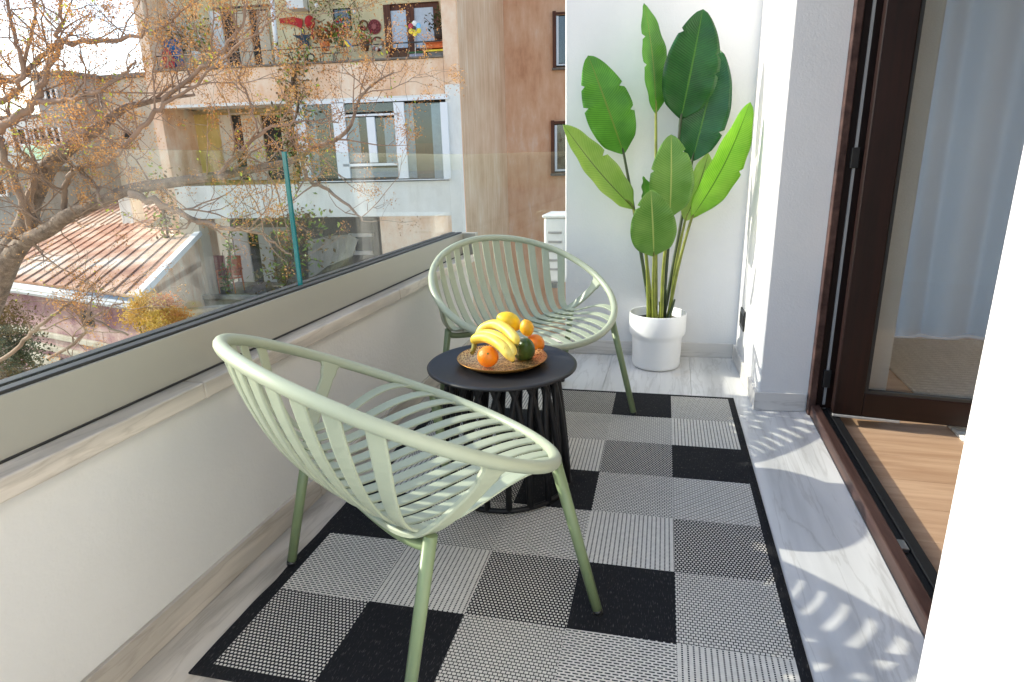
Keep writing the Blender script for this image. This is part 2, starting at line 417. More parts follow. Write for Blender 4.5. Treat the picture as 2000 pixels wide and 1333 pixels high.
co_ = cu.build('curtain', 'sheer'); tag(co_, 'pale blue grey curtain seen through the open door glass', 'curtain')
M['room_rug'] = plain('room_rug', lin(232, 228, 220)[:3], .95, var=.12, vscale=60, bump=.6, bscale=200, stretch=(1, .12, 1))
rr = MB()
for i in range(46): rr.tube([(1.115, 2.32+i*.0365, .007), (2.7, 2.32+i*.0365, .007)], .0075, 5)
rr.box(1.115, 2.7, 2.31, 3.98, .0005, .006)
o = rr.build('ribbed_rug', 'room_rug'); tag(o, 'pale ribbed rug on the wooden floor inside the room', 'rug')

# ================================================================== RUG
DL = radians(14.9)*0 + .01638
def rug_mat(kind):
    m, t, b = mat('weave_'+kind); L = t.links.new
    LT = (.74, .70, .62, 1); DK = (.011, .011, .013, 1)
    co = coords(t, (1, 1, 0))
    nz = N(t, 'ShaderNodeTexNoise', Scale=70, Detail=3); L(coords(t), nz.inputs['Vector'])
    if kind in ('light', 'dark', 'mid'):
        p = {'light': (.017, .0078, .0025, DK, LT), 'dark': (.0098, .0092, .0021, LT, DK), 'mid': (.0110, .0090, .0012, LT, DK)}[kind]
        br = N(t, 'ShaderNodeTexBrick', offset=.5, squash=1.0)
        br.inputs['Scale'].default_value = 1; br.inputs['Brick Width'].default_value = p[0]; br.inputs['Row Height'].default_value = p[1]
        br.inputs['Mortar Size'].default_value = p[2]; br.inputs['Mortar Smooth'].default_value = .25
        br.inputs['Color1'].default_value = p[3]; br.inputs['Color2'].default_value = p[3]; br.inputs['Mortar'].default_value = p[4]
        L(co, br.inputs['Vector']); src = br.outputs['Color']; hgt = br.outputs['Fac']
    elif kind == 'rib':
        sx = t.nodes.new('ShaderNodeSeparateXYZ'); L(co, sx.inputs[0])
        def saw(sock, pitch, duty):
            a = N(t, 'ShaderNodeMath', operation='DIVIDE'); a.inputs[1].default_value = pitch; L(sock, a.inputs[0])
            f = N(t, 'ShaderNodeMath', operation='FRACT'); L(a.outputs[0], f.inputs[0])
            c = N(t, 'ShaderNodeMath', operation='LESS_THAN'); c.inputs[1].default_value = duty; L(f.outputs[0], c.inputs[0]); return c.outputs[0]
        a = saw(sx.outputs[0], .0128, .30); c = saw(sx.outputs[1], .0062, .66)
        k = N(t, 'ShaderNodeMath', operation='MULTIPLY'); L(a, k.inputs[0]); L(c, k.inputs[1])
        mx = N(t, 'ShaderNodeMix', data_type='RGBA'); mx.inputs[6].default_value = LT; mx.inputs[7].default_value = DK
        L(k.outputs[0], mx.inputs[0]); src = mx.outputs[2]; hgt = k.outputs[0]
    else:
        n2 = N(t, 'ShaderNodeTexNoise', Scale=1, Detail=2); L(coords(t, (420, 60, 1)), n2.inputs['Vector'])
        r = ramp(t, [(.60, DK), (.78, (.12, .115, .105, 1))]); L(n2.outputs['Fac'], r.inputs[0]); src = r.outputs[0]; hgt = n2.outputs['Fac']
    m2 = N(t, 'ShaderNodeMix', data_type='RGBA', blend_type='MULTIPLY'); m2.inputs[0].default_value = .5
    r2 = ramp(t, [(.3, (.72, .72, .72, 1)), (.7, (1, 1, 1, 1))]); L(nz.outputs['Fac'], r2.inputs[0])
    L(src, m2.inputs[6]); L(r2.outputs[0], m2.inputs[7]); L(m2.outputs[2], b.inputs['Base Color'])
    b.inputs['Roughness'].default_value = .85; b.inputs['Specular IOR Level'].default_value = .25
    bp = N(t, 'ShaderNodeBump', Strength=.5, Distance=.0015, invert=True); L(hgt, bp.inputs['Height']); L(bp.outputs[0], b.inputs['Normal'])
    return m
WV = [rug_mat(k) for k in ('mid', 'rib', 'black', 'light', 'dark')]
x0, y0, sx_, sy_, shr = .30192*CAMH, 2.5775*CAMH, .2358*CAMH, .24264*CAMH, .0192
rug = thing('checked_rug', 'black white and grey checked flatweave rug under the garden chairs', 'rug',
            (x0*cos(DL)-y0*sin(DL), x0*sin(DL)+y0*cos(DL), 0), DL, local=True)
RT = .0055
fd = MB()
for r_ in range(7):
    for c_ in range(5):
        q = [(-(c_+a)*sx_, -(r_+b_)*sy_-shr*(c_+a)*sx_, RT) for a, b_ in ((1, 1), (0, 1), (0, 0), (1, 0))]
        fd.add(q, [(0, 1, 2, 3)], (r_+2*c_) % 5)
fd.build('woven_field', WV, rug, world=False)
def rugp(u, v): return V((-u*sx_, -v*sy_-shr*u*sx_, 0))
loop = []
for i in range(40): loop.append((5*i/40, 0, (0, -.09)))
for i in range(56): loop.append((5, 7*i/56, (.15, 0)))
for i in range(40): loop.append((5-5*i/40, 7, (0, .11)))
for i in range(56): loop.append((0, 7-7*i/56, (-.105, 0)))
bd = MB(); vs = []; n = len(loop)
for k, (u, v, d) in enumerate(loop):
    a = 0
    if u in (0, 5) and v in (0, 7): d = ((.15 if u else -.105), (.11 if v else -.09))
    wob = .006*sin(k*.55)+.004*sin(k*1.13+1)
    lift = max(0, .004*sin(k*.41+2)) if d[0] > .1 else 0
    o_ = rugp(u+d[0]*(1+wob*8 if d[0] > .1 else 1), v+d[1]); i_ = rugp(u, v)
    vs += [i_+V((0, 0, RT)), (i_+o_)/2+V((0, 0, RT+.0012)), o_+V((0, 0, RT*.8+lift)), o_+V((0, 0, lift*.6+.0004))]
fs = [(i*4+j, ((i+1) % n)*4+j, ((i+1) % n)*4+j+1, i*4+j+1) for i in range(n) for j in range(3)]
bd.add(vs, [f[::-1] for f in fs], 0, False); bd.build('border', WV[2], rug, world=False)

# ================================================================== CHAIRS
RA, RB, Z0, Z1, Z2 = .402, .343, .55, .177, -.005
def ringp(th): return V((RA*cos(th), RB*sin(th), Z0-Z1*sin(th)+Z2*cos(2*th)))
def make_chair(label):
    t = thing('garden_chair', label, 'chair', (0, 0, 0), 0, local=True)
    def B(nm, mb, m_='sage', par_=t): return mb.build(nm, m_, par_, world=False)
    B('rim', MB().tube([ringp(2*pi*i/96) for i in range(96)], .0142, 12, closed=True))
    n = 13
    for i in range(n):
        s = -.328+.656*i/(n-1); q = sqrt(1-(s/RA)**2)
        thb = atan2(-q, s/RA); thf = atan2(q, s/RA)
        P0 = ringp(thb); P3 = ringp(thf)
        e = abs(s)/.328
        J = V((s*.90, -.128+.02*e*e, .374+.026*e*e))
        up = bez(P0, P0+V((0, .03-.015*e, -.20+.05*e)), J+V((0, -.085+.02*e, .012)), J, 18)
        se = bez(J, J+V((s*.05, .12, -.010)), P3+V((0, -.13, .034)), P3+V((0, 0, -.004)), 18)
        tg = V((-RA*sin(thb), RB*cos(thb), 0)).normalized()
        if tg.x < 0: tg = -tg
        wv = [tg.lerp(V((1, 0, .12*s/.33)), k/18) for k in range(19)]
        wb = [.034-.002*k/18 for k in range(19)]
        B('slat', MB().ribbon(up+se[1:], wv+[V((1, 0, .12*s/.33))]*18, wb+[.034]*18, .0065))
    # U-shaped carrier: strut from the rim, under the shell, up to the rim on the other side
    pts = spline([ringp(0)+V((-.004, 0, -.004)), (.378, -.030, .488), (.335, -.088, .420), (.285, -.118, .388), (.18, -.130, .372), (0, -.134, .365),
                  (-.18, -.130, .372), (-.285, -.118, .388), (-.335, -.088, .420), (-.378, -.030, .488), ringp(pi)+V((.004, 0, -.004))], 5)
    k = len(pts); wd = [.060 if i < 2 or i > k-3 else .046 if i < 4 or i > k-5 else .036 for i in range(k)]
    B('arm_strut', MB().ribbon(pts, [V((.15*(1 if p.x > 0 else -1)*min(1, abs(p.x)/.3), 1, 0)) for p in pts], wd, .013))
    bar = spline([(.322, -.104, .384), (.300, -.110, .366), (.2, -.122, .352), (0, -.128, .345), (-.2, -.122, .352), (-.300, -.110, .366), (-.322, -.104, .384)], 4)
    B('rear_crossbar', MB().tube(bar, .0125, 10), 'sage_leg')
    for sg in (1, -1):
        for top, ft in (((.322, -.104, .396), (.337, -.20, 0)), ((.272, .252, .414), (.340, .330, 0))):
            a = V((top[0]*sg, top[1], top[2])); f_ = V((ft[0]*sg, ft[1], 0)); d = (a-f_).normalized()
            lg = B('leg', MB().tube([a, f_+d*.012], [.0142, .0125], 12), 'sage_leg')
            MB().tube([f_+d*.013, f_+V((0, 0, .0))], [.0131, .0128], 12).build('foot_cap', 'black_plastic', lg, world=False)
    return t
def dup(root, label=None):
    r = root.copy(); COL.objects.link(r)
    if label: r['label'] = label
    for ch in list(root.children):
        c = ch.copy(); COL.objects.link(c); c.parent = r
        for g_ in ch.children:
            d = g_.copy(); COL.objects.link(d); d.parent = c
    return r
ch1 = make_chair('sage green slatted tub chair seen from behind beside the parapet')
ch2 = dup(ch1, 'sage green slatted tub chair facing outward between side table and plant')
for c_, (x, y, a) in ((ch1, (-.606, 1.212, .905)), (ch2, (-.601, 2.498, -.774))):
    c_.location = (x, y, .006); c_.rotation_euler = (0, 0, a-pi/2); c_['group'] = 'slatted garden chairs'

# ================================================================== SIDE TABLE
TX, TY, TH, TR = -.529, 1.852, .438, .248
tb = thing('side_table', 'round black metal side table with arched rod base', 'table', (TX, TY, .006))
MB().lathe([(0, TH-.011), (TR-.008, TH-.012), (TR-.001, TH-.009), (TR, TH-.004), (TR-.004, TH), (TR-.014, TH), (TR-.019, TH-.0025), (.0001, TH-.0025)], (TX, TY, 0), 72).build('tabletop', 'black_top', tb)
BR = .222
MB().tube([(TX+BR*cos(2*pi*i/64), TY+BR*sin(2*pi*i/64), .0165) for i in range(64)], .0085, 8, closed=True).build('base_ring', 'black_metal', tb)
MB().tube([(TX+.170*cos(2*pi*i/48), TY+.170*sin(2*pi*i/48), .405) for i in range(48)], .006, 8, closed=True).build('top_ring', 'black_metal', tb)
NA = 20
for i in range(NA):
    ph = 2*pi*i/NA; dl_ = 2*pi/NA*1.02; p = []
    for k in range(25):
        t_ = pi*k/24; z = .018+.405*(sin(t_)**.62 if 0 < k < 24 else 0); a = ph-dl_*cos(t_)*(1-.12*(z/.42))
        r = BR-.042*(z/.42)**1.3; p.append((TX+r*cos(a), TY+r*sin(a), z))
    MB().tube(p, .0098, 8).build('arch_rod', 'black_metal', tb)

# ------------------------------------------------------------------ plate and fruit
def gold():
    m, t, b = mat('patterned_gold'); L = t.links.new
    co = coords(t)
    vo = N(t, 'ShaderNodeTexVoronoi', Scale=95, feature='DISTANCE_TO_EDGE'); L(co, vo.inputs['Vector'])
    r = ramp(t, [(.04, lin(232, 196, 140)), (.20, lin(150, 104, 70))]); L(vo.outputs['Distance'], r.inputs[0]); L(r.outputs[0], b.inputs['Base Color'])
    b.inputs['Metallic'].default_value = .75; b.inputs['Roughness'].default_value = .32
    bp = N(t, 'ShaderNodeBump', Strength=.9, Distance=.002, invert=True); L(vo.outputs['Distance'], bp.inputs['Height']); L(bp.outputs[0], b.inputs['Normal'])
    return m
M['gold_pat'] = gold(); M['gold'] = plain('gold_rim', lin(176, 128, 66)[:3], .32, .8)
PC = at(981, 702, 'z', TH+.012); PZ = TH-.0022; PR = .148
pl = thing('fruit_plate', 'round gold plate with embossed pattern on the side table', 'plate', (PC.x, PC.y, PZ))
MB().lathe([(.0001, .004), (.10, .005), (.128, .0105), (PR-.002, .0235)], (PC.x, PC.y, PZ), 64).build('dish', 'gold_pat', pl)
MB().lathe([(PR-.0022, .0232), (PR, .0250), (PR+.001, .0235), (.130, .0085), (.10, .0008), (.0001, .0004)], (PC.x, PC.y, PZ), 64).build('rim', 'gold', pl)
def peel(name, c1, c2, bs=260, bump=.35, rough=.38):
    m = plain(name, c1, rough, var=.0, bump=bump, bscale=bs); t = m.node_tree
    r = [n for n in t.nodes if n.type == 'VALTORGB'][0]; r.color_ramp.elements[0].color = (*c1[:3], 1); r.color_ramp.elements[1].color = (*c2[:3], 1)
    [n for n in t.nodes if n.type == 'TEX_NOISE'][0].inputs['Scale'].default_value = 22
    b = t.nodes['Principled BSDF']; b.inputs['Subsurface Weight'].default_value = .12; b.inputs['Subsurface Scale'].default_value = .01
    return m
M['orange'] = peel('orange_peel', lin(238, 118, 8), lin(247, 146, 20)); M['lemon'] = peel('lemon_peel', lin(240, 190, 14), lin(250, 212, 40))
M['mandarin'] = peel('mandarin_peel', lin(240, 165, 20), lin(250, 190, 45)); M['avocado'] = peel('avocado_skin', lin(34, 58, 16), lin(70, 98, 32), 120, .6, .35)
M['banana'] = peel('banana_skin', lin(232, 196, 58), lin(244, 220, 110), 40, .08, .45); 
def banana_mat():
    m, t, b = mat('ripe_banana'); L = t.links.new
    a = N(t, 'ShaderNodeTexNoise', Scale=18, Detail=4); L(coords(t), a.inputs['Vector'])
    r = ramp(t, [(.30, lin(206, 182, 66)), (.5, lin(232, 198, 70)), (.7, lin(242, 218, 116))]); L(a.outputs['Fac'], r.inputs[0])
    c = N(t, 'ShaderNodeTexNoise', Scale=70, Detail=3, Roughness=.7); L(coords(t), c.inputs['Vector'])
    r2 = ramp(t, [(.66, (1, 1, 1, 1)), (.74, lin(120, 84, 40))]); L(c.outputs['Fac'], r2.inputs[0])
    mx = N(t, 'ShaderNodeMix', data_type='RGBA', blend_type='MULTIPLY'); mx.inputs[0].default_value = .9
    L(r.outputs[0], mx.inputs[6]); L(r2.outputs[0], mx.inputs[7]); L(mx.outputs[2], b.inputs['Base Color']); b.inputs['Roughness'].default_value = .48
    return m
M['banana'] = banana_mat()
M['banana_tip'] = plain('banana_tip', lin(120, 112, 40)[:3], .7, var=.4, vscale=90)
M['calyx'] = plain('fruit_calyx', lin(96, 110, 50)[:3], .8)
PB = PZ+.0062
def fruit(nm, lab, cat, c, r, m_, tilt=(0, 0, 0), warp=None, nub=True):
    from mathutils import Euler
    R_ = Euler(tilt).to_matrix()
    t = thing(nm, lab, cat, (c[0], c[1], c[2]-r[2]))
    MB().ell(c, r, 22, 16, rot=R_, warp=warp).build('peel', m_, t)
    if nub:
        p = V(c)+R_ @ V((0, 0, r[2]*.985)); d = R_ @ V((0, 0, 1))
        MB().tube([p-d*.002, p+d*.0015], [.0042, .003], 7).build('stem_end', 'calyx', t)
def on_plate(px, py, z): return at(px, py, 'z', z)
c = on_plate(953, 697, PB+.034); fruit('orange', 'shiny orange lying under the bananas at the plate rim', 'orange', c, (.0345, .0345, .0325), 'orange', (.9, .4, 0))
c = on_plate(1045, 672, PB+.042); c = CC+(c-CC)*1.03; fruit('orange', 'orange lying behind the green avocado on the plate', 'orange', c, (.034, .034, .033), 'orange', (-.5, .8, 0))
c = on_plate(1025, 682, PB+.034); fruit('avocado', 'dark green avocado leaning between bananas and orange', 'avocado', c, (.035, .035, .046), 'avocado', (.5, .35, 0), lambda p: V((p.x*(1-.22*p.z), p.y*(1-.22*p.z), p.z)))
lw = lambda p: V((p.x, p.y, p.z*(1+.12*abs(p.z)**6)))
c = on_plate(994, 629, PB+.098); fruit('lemon', 'large yellow lemon resting on top of the fruit', 'lemon', c, (.034, .034, .042), 'lemon', (.3, -1.0, 0), lw)
c = on_plate(1029, 641, PB+.086); fruit('mandarin', 'small yellow orange mandarin beside the lemon', 'mandarin', c, (.0245, .0245, .028), 'mandarin', (.1, -.2, 0), lw)
bn = None
def banana(pts, r, par_):
    p = spline(pts, 5); k = len(p)
    rad = []
    for i in range(k):
        t_ = i/(k-1)
        rad.append(1.06*r*(.32+.68*min(1, t_/.20)**.8) if t_ < .20 else (r if t_ < .80 else r*(1-.72*((t_-.80)/.20)**1.6)))
    o_ = MB().tube(p, rad, 5).build('banana', 'banana', par_)
    sm = o_.modifiers.new('sub', 'SUBSURF'); sm.levels = 2; sm.render_levels = 2
    e = p[-1]; d = (p[-1]-p[-2]).normalized()
    MB().tube([e-d*.004, e+d*.004], [r*.30, r*.22], 7).build('tip', 'banana_tip', o_)
def pz(px, py, z): return at(px, py, 'z', z)
bn = thing('banana_bunch', 'bunch of ripe yellow bananas lying over the plate', 'bananas', tuple(pz(960, 690, PB+.02)))
S0 = pz(925, 682, PB+.036)
MB().tube(spline([pz(922, 690, PB+.030), S0, pz(927, 670, PB+.052)], 3), [.007, .008, .008, .0085, .009, .010, .010], 8).build('stalk', 'banana_tip', bn)
banana([pz(924, 672, PB+.050), pz(930, 662, PB+.068), pz(952, 660, PB+.082), pz(975, 672, PB+.080), pz(993, 690, PB+.058), pz(1002, 705, PB+.030)], .0235, bn)
banana([pz(927, 668, PB+.054), pz(936, 655, PB+.078), pz(958, 653, PB+.092), pz(982, 664, PB+.088), pz(1000, 684, PB+.066), pz(1003, 695, PB+.050)], .0205, bn)
banana([pz(929, 663, PB+.060), pz(944, 642, PB+.094), pz(968, 634, PB+.114), pz(990, 645, PB+.110), pz(1005, 662, PB+.092), pz(1008, 675, PB+.076)], .0225, bn)

# ================================================================== POT PLANT
pc = at(1279, 728, 'z', 0); pc = V((pc.x, pc.y+.125, 0))
pp = thing('plant_pot', 'white two-tier plastic plant pot on the marble floor', 'pot', tuple(pc))
MB().lathe([(.0001, .002), (.112, .002), (.121, .006), (.126, .02), (.128, .155), (.133, .172), (.143, .185), (.146, .20), (.146, .293), (.1435, .297), (.140, .293), (.138, .20), (.12, .19), (.10, .19)], pc, 64).build('shell', 'pot', pp)
MB().lathe([(.1385, .248), (.08, .255), (.0001, .258)], pc, 40).build('soil', 'soil', pp)
PLC = pc+V((0, 0, .255))
def leaf_mat(name, c1, c2, cm, trans=.3, rough=.36):
    m, t, b = mat(name); L = t.links.new
    uv = t.nodes.new('ShaderNodeUVMap'); uv.uv_map = 'UVMap'
    sp = t.nodes.new('ShaderNodeSeparateXYZ'); L(uv.outputs[0], sp.inputs[0])
    ab = N(t, 'ShaderNodeMath', operation='ABSOLUTE'); L(sp.outputs[0], ab.inputs[0])
    ad = N(t, 'ShaderNodeMath', operation='MULTIPLY_ADD'); ad.inputs[1].default_value = -.16; L(ab.outputs[0], ad.inputs[0]); L(sp.outputs[1], ad.inputs[2])
    nz = N(t, 'ShaderNodeTexNoise', Scale=9, Detail=3); L(coords(t), nz.inputs['Vector'])
    cb = t.nodes.new('ShaderNodeCombineXYZ'); L(ad.outputs[0], cb.inputs[0])
    wv = N(t, 'ShaderNodeTexWave', Scale=10, Distortion=1.2, Detail=3, **{'Detail Scale': 2.0}); L(cb.outputs[0], wv.inputs['Vector'])
    mxf = N(t, 'ShaderNodeMath', operation='MULTIPLY_ADD'); mxf.inputs[1].default_value = .30; L(wv.outputs['Fac'], mxf.inputs[0]); L(nz.outputs['Fac'], mxf.inputs[2])
    r = ramp(t, [(.35, c1), (.95, c2)]); L(mxf.outputs[0], r.inputs[0])
    lt = N(t, 'ShaderNodeMath', operation='LESS_THAN'); lt.inputs[1].default_value = .035; L(ab.outputs[0], lt.inputs[0])
    mx = N(t, 'ShaderNodeMix', data_type='RGBA'); mx.inputs[7].default_value = cm; L(lt.outputs[0], mx.inputs[0]); L(r.outputs[0], mx.inputs[6])
    L(mx.outputs[2], b.inputs['Base Color']); b.inputs['Roughness'].default_value = rough
    bp = N(t, 'ShaderNodeBump', Strength=.28, Distance=.002); L(wv.outputs['Fac'], bp.inputs['Height']); L(bp.outputs[0], b.inputs['Normal'])
    tl = t.nodes.new('ShaderNodeBsdfTranslucent'); L(mx.outputs[2], tl.inputs[0])
    ms = t.nodes.new('ShaderNodeMixShader'); ms.inputs[0].default_value = trans
    L(b.outputs[0], ms.inputs[1]); L(tl.outputs[0], ms.inputs[2]); L(ms.outputs[0], t.nodes['Material Output'].inputs[0])
    return m
LM = {'mid': leaf_mat('leaf_mid', lin(62, 128, 30), lin(108, 176, 52), lin(120, 150, 50)),
      'dark': leaf_mat('leaf_dark', lin(20, 68, 26), lin(44, 104, 40), lin(70, 120, 40), .15, .28),
      'deep': leaf_mat('leaf_deep', lin(28, 78, 46), lin(58, 116, 66), lin(80, 130, 60), .15, .25),
      'lime': leaf_mat('leaf_lime', lin(122, 186, 38), lin(168, 216, 70), lin(90, 140, 30), .45),
      'pale': leaf_mat('leaf_pale', lin(136, 176, 70), lin(180, 206, 104), lin(90, 110, 40), .35),
      'olive': leaf_mat('leaf_olive', lin(98, 148, 56), lin(138, 178, 86), lin(180, 196, 110), .3)}
plant = thing('bird_of_paradise_plant', 'tall green paddle-leaved plant growing from the white pot', 'plant', tuple(PLC))
def leaf(bp_, tp_, wpx, face, bend, mk, stem_pts, sm_='stem', notch=(), fold=.25, seed=0):
    """bp_, tp_ = (px, py, world y). wpx = visible full width in px. face = turn about the midrib (deg)"""
    Bp = at(bp_[0], bp_[1], 'y', bp_[2]); Tp = at(tp_[0], tp_[1], 'y', tp_[2])
    ax = Tp-Bp; Ln = ax.length; t = ax.normalized()
    dist = ((Bp+Tp)/2-CC).dot(CF); W = wpx/FPX*dist/max(.3, cos(radians(face)))/2
    to = (CC-(Bp+Tp)/2).normalized(); nn_ = (to-t*to.dot(t)).normalized(); side = t.cross(nn_)
    side = Matrix.Rotation(radians(face), 3, t) @ side; nn_ = side.cross(t)*1
    if nn_.dot(to) < 0: nn_ = -nn_
    rows, colsn = 40, 6; mb = MB(); vs = []; uvs = []; rg = random.Random(seed)
    for i in range(rows+1):
        v = i/rows
        wd = W*(sin(pi*min(1, (v*.985+.015))**.86)**.62)
        if v < .12: wd *= (.35+.65*(v/.12)**.6)
        mid = Bp+ax*v+nn_*(bend*Ln*sin(pi*v))+nn_*(-.05*Ln*v*v)
        for j in range(-colsn, colsn+1):
            u = j/colsn; e = 1
            for (sd, nv, dp) in notch:
                if sd*u > 0: e = min(e, 1-dp*max(0, 1-abs(v-nv)/.022)*abs(u))
            ruf = .004*sin(v*26+seed+(2 if u > 0 else 0))*abs(u)**2
            vs.append(mid+side*(wd*u*e)+nn_*(fold*wd*abs(u)**1.25*.6+ruf)); uvs.append((u, v*Ln*3))
    k = 2*colsn+1; fs = []
    for i in range(rows):
        for j in range(k-1): fs.append((i*k+j, i*k+j+1, (i+1)*k+j+1, (i+1)*k+j))
    mb.add(vs, fs, 0, True); o_ = mb.build('leaf', LM[mk], plant)
    ul = o_.data.uv_layers.new(name='UVMap')
    for lp in o_.data.loops: ul.data[lp.index].uv = uvs[lp.vertex_index]
    sd_ = o_.modifiers.new('solid', 'SOLIDIFY'); sd_.thickness = .0012
    P = [PLC+V((stem_pts[0][0], stem_pts[0][1], -.01))]+[at(a, b_, 'y', c_) for a, b_, c_ in stem_pts[1:]]+[Bp, Bp+ax*.12+nn_*(-.004+bend*Ln*.37)]
    p = spline(P, 5); kk = len(p)
    MB().tube(p, [.0105-.0065*i/(kk-1) for i in range(kk)], 8).build('stalk', sm_, plant)
Y0 = pc.y
leaf((1218, 300, Y0+.02), (1150, 108, Y0-.06), 92, 8, .03, 'mid', [(-.03, .0), (1243, 440, Y0+.02)], 'stem_dark', ((1, .38, .2), (1, .62, .25), (-1, .55, .2), (-1, .75, .2)), .22, 1)
leaf((1237, 408, Y0-.06), (1106, 240, Y0-.20), 56, 38, -.05, 'pale', [(-.045, -.03), (1262, 500, Y0-.05)], 'stem', ((1, .55, .35),), .55, 2)
leaf((1281, 222, Y0+.03), (1266, 4, Y0+.00), 46, 48, .02, 'mid', [(-.01, .03), (1281, 420, Y0+.04)], 'stem', ((-1, .7, .3), (-1, .45, .2)), .35, 3)
leaf((1330, 232, Y0+.04), (1374, 18, Y0-.04), 106, 5, .03, 'dark', [(.025, .02), (1306, 470, Y0+.05)], 'stem_dark', ((1, .62, .18), (1, .45, .15), (-1, .8, .2)), .25, 4)
leaf((1352, 314, Y0+.10), (1408, 98, Y0+.07), 92, 5, .02, 'deep', [(.03, .05), (1322, 480, Y0+.09)], 'stem_dark', ((-1, .75, .2), (1, .3, .2)), .25, 5)
leaf((1352, 424, Y0+.00), (1472, 204, Y0-.12), 62, 40, .05, 'lime', [(.05, -.01), (1325, 520, Y0+.0)], 'stem', ((1, .5, .2),), .4, 6)
leaf((1308, 424, Y0-.10), (1312, 264, Y0-.16), 84, 8, .06, 'olive', [(.02, -.04), (1296, 520, Y0-.08)], 'stem', ((1, .8, .25), (-1, .6, .15)), .3, 7)
leaf((1277, 500, Y0-.16), (1272, 374, Y0-.26), 88, 5, .05, 'olive', [(-.015, -.06), (1276, 570, Y0-.13)], 'stem', ((-1, .8, .25),), .3, 8)
leaf((1338, 432, Y0+.06), (1388, 300, Y0+.10), 50, 35, .02, 'pale', [(.06, .03), (1320, 520, Y0+.06)], 'stem', (), .3, 9)
leaf((1262, 420, Y0-.02), (1260, 345, Y0-.04), 20, 60, .02, 'mid', [(-.02, -.02), (1262, 500, Y0-.02)], 'stem', (), .3, 10)
for i, (a, b_, px_, py_) in enumerate(((-.05, .0, 1262, 560), (.0, -.05, 1272, 585), (.035, .03, 1300, 560), (.01, .05, 1288, 590), (.045, -.03, 1318, 585))):
    q = at(px_, py_, 'y', Y0+b_*.6)
    MB().tube(spline([PLC+V((a, b_, -.01)), (PLC+V((a, b_, 0))).lerp(q, .5)+V((.004, 0, 0)), q], 4), [.010-.0007*k for k in range(9)], 8).build('stalk', 'stem' if i % 2 else 'stem_dark', plant)

# ================================================================== OUTDOOR AIR CONDITIONER beyond the end screen
ac = thing('outdoor_air_conditioner', 'white outdoor air conditioner unit beyond the end glass screen', 'air conditioner', (-.42, 4.25, .26))
M['ac_white'] = plain('ac_casing', (.74, .73, .70), .5, var=.03)
a0, a1 = at(1062, 470, 'y', 3.95).x, .25
MB().box(a0, a1, 3.95, 4.22, .30, .72).build('casing', 'ac_white', ac, .015)
MB().box(a0-.008, a1+.008, 3.94, 4.23, .72, .742).build('lid', 'ac_white', ac, .008)
for k in range(5): MB().box(a0+.03, a0+.12, 3.944, 3.952, .38+.06*k, .395+.06*k).build('louvre', 'seal', ac, .002)
for xx in (a0+.05, a1-.08):
    MB().box(xx, xx+.04, 3.93, 4.30, .265, .30).build('bracket', 'steel', ac)

# ================================================================== BACKGROUND
GZ = -7.5
M['ground'] = plain('yard_ground', (.30, .26, .21), .95, var=.35, vscale=.8, bump=.5, bscale=3)
gr = MB().add([(-400, -200, GZ), (400, -200, GZ), (400, 800, GZ), (-400, 800, GZ)], [(0, 1, 2, 3)]).build('ground', 'ground'); tag(gr, kind='structure')

def c3(*c): return lin(*c)
M['ochre'] = streaky('ochre_render', [c3(186, 142, 104), c3(214, 170, 132), c3(226, 188, 152), c3(236, 212, 184)], (5, 5, .22), nscale=.9)
M['ochre2'] = streaky('orange_render', [c3(196, 138, 100), c3(218, 164, 126), c3(228, 182, 146), c3(236, 208, 184)], (2.2, 2.2, .5), nscale=.9)
M['peach'] = streaky('peach_render', [c3(206, 154, 116), c3(228, 186, 150), c3(236, 208, 180), c3(240, 226, 206)], (1.6, 1.6, .8), nscale=1.2)
M['cream'] = streaky('cream_render', [c3(206, 190, 148), c3(226, 212, 172), c3(234, 222, 188)], (2, 2, .5))
M['yellow'] = streaky('yellow_render', [c3(176, 146, 76), c3(206, 176, 104), c3(220, 196, 134)], (2, 2, .5))
M['offwhite'] = streaky('offwhite_render', [c3(206, 200, 188), c3(226, 222, 212), c3(236, 233, 226)], (2, 2, .6))
M['greyrender'] = streaky('grey_render', [c3(122, 116, 108), c3(156, 148, 138), c3(178, 170, 158)], (2, 2, .5))
M['tan'] = streaky('tan_render', [c3(180, 164, 140), c3(208, 192, 168), c3(222, 208, 188)], (1.5, 1.5, .6), nscale=.6)
M['pink'] = streaky('mauve_render', [c3(112, 76, 84), c3(144, 104, 110), c3(176, 144, 138), c3(206, 188, 174)], (1.2, 1.2, 1.2), nscale=1.3)
M['stone'] = streaky('stone_trim', [c3(140, 130, 112), c3(176, 166, 148), c3(196, 188, 172)], (1, 1, 1), nscale=2)
M['wframe'] = plain('white_window_frame', (.78, .78, .77), .45, var=.02)
M['bframe'] = wood('brown_window_wood', c3(66, 34, 22), c3(110, 64, 42), 'z', .5)
M['dark'] = plain('dark_interior', (.035, .032, .028), .9, var=.3)
M['lace'] = plain('lace_curtain', c3(196, 208, 222)[:3], .9, var=.12, vscale=9)
M['iron'] = plain('rail_iron', (.05, .045, .04), .6)
M['green_p'] = plain('green_p', c3(60, 96, 50)[:3], .7, var=.25, vscale=14)
M['grime'] = plain('dark_edge', (.18, .15, .12), .9, var=.4, vscale=8)
def roofmat():
    m, t, b = mat('rusty_roof_sheet'); L = t.links.new
    a = N(t, 'ShaderNodeTexNoise', Scale=.55, Detail=9, Roughness=.65); L(coords(t), a.inputs['Vector'])
    r = ramp(t, [(.34, c3(150, 98, 72)), (.46, c3(184, 136, 106)), (.56, c3(208, 178, 152)), (.66, c3(226, 216, 202))])
    L(a.outputs['Fac'], r.inputs[0]); L(r.outputs[0], b.inputs['Base Color']); b.inputs['Roughness'].default_value = .7
    return m
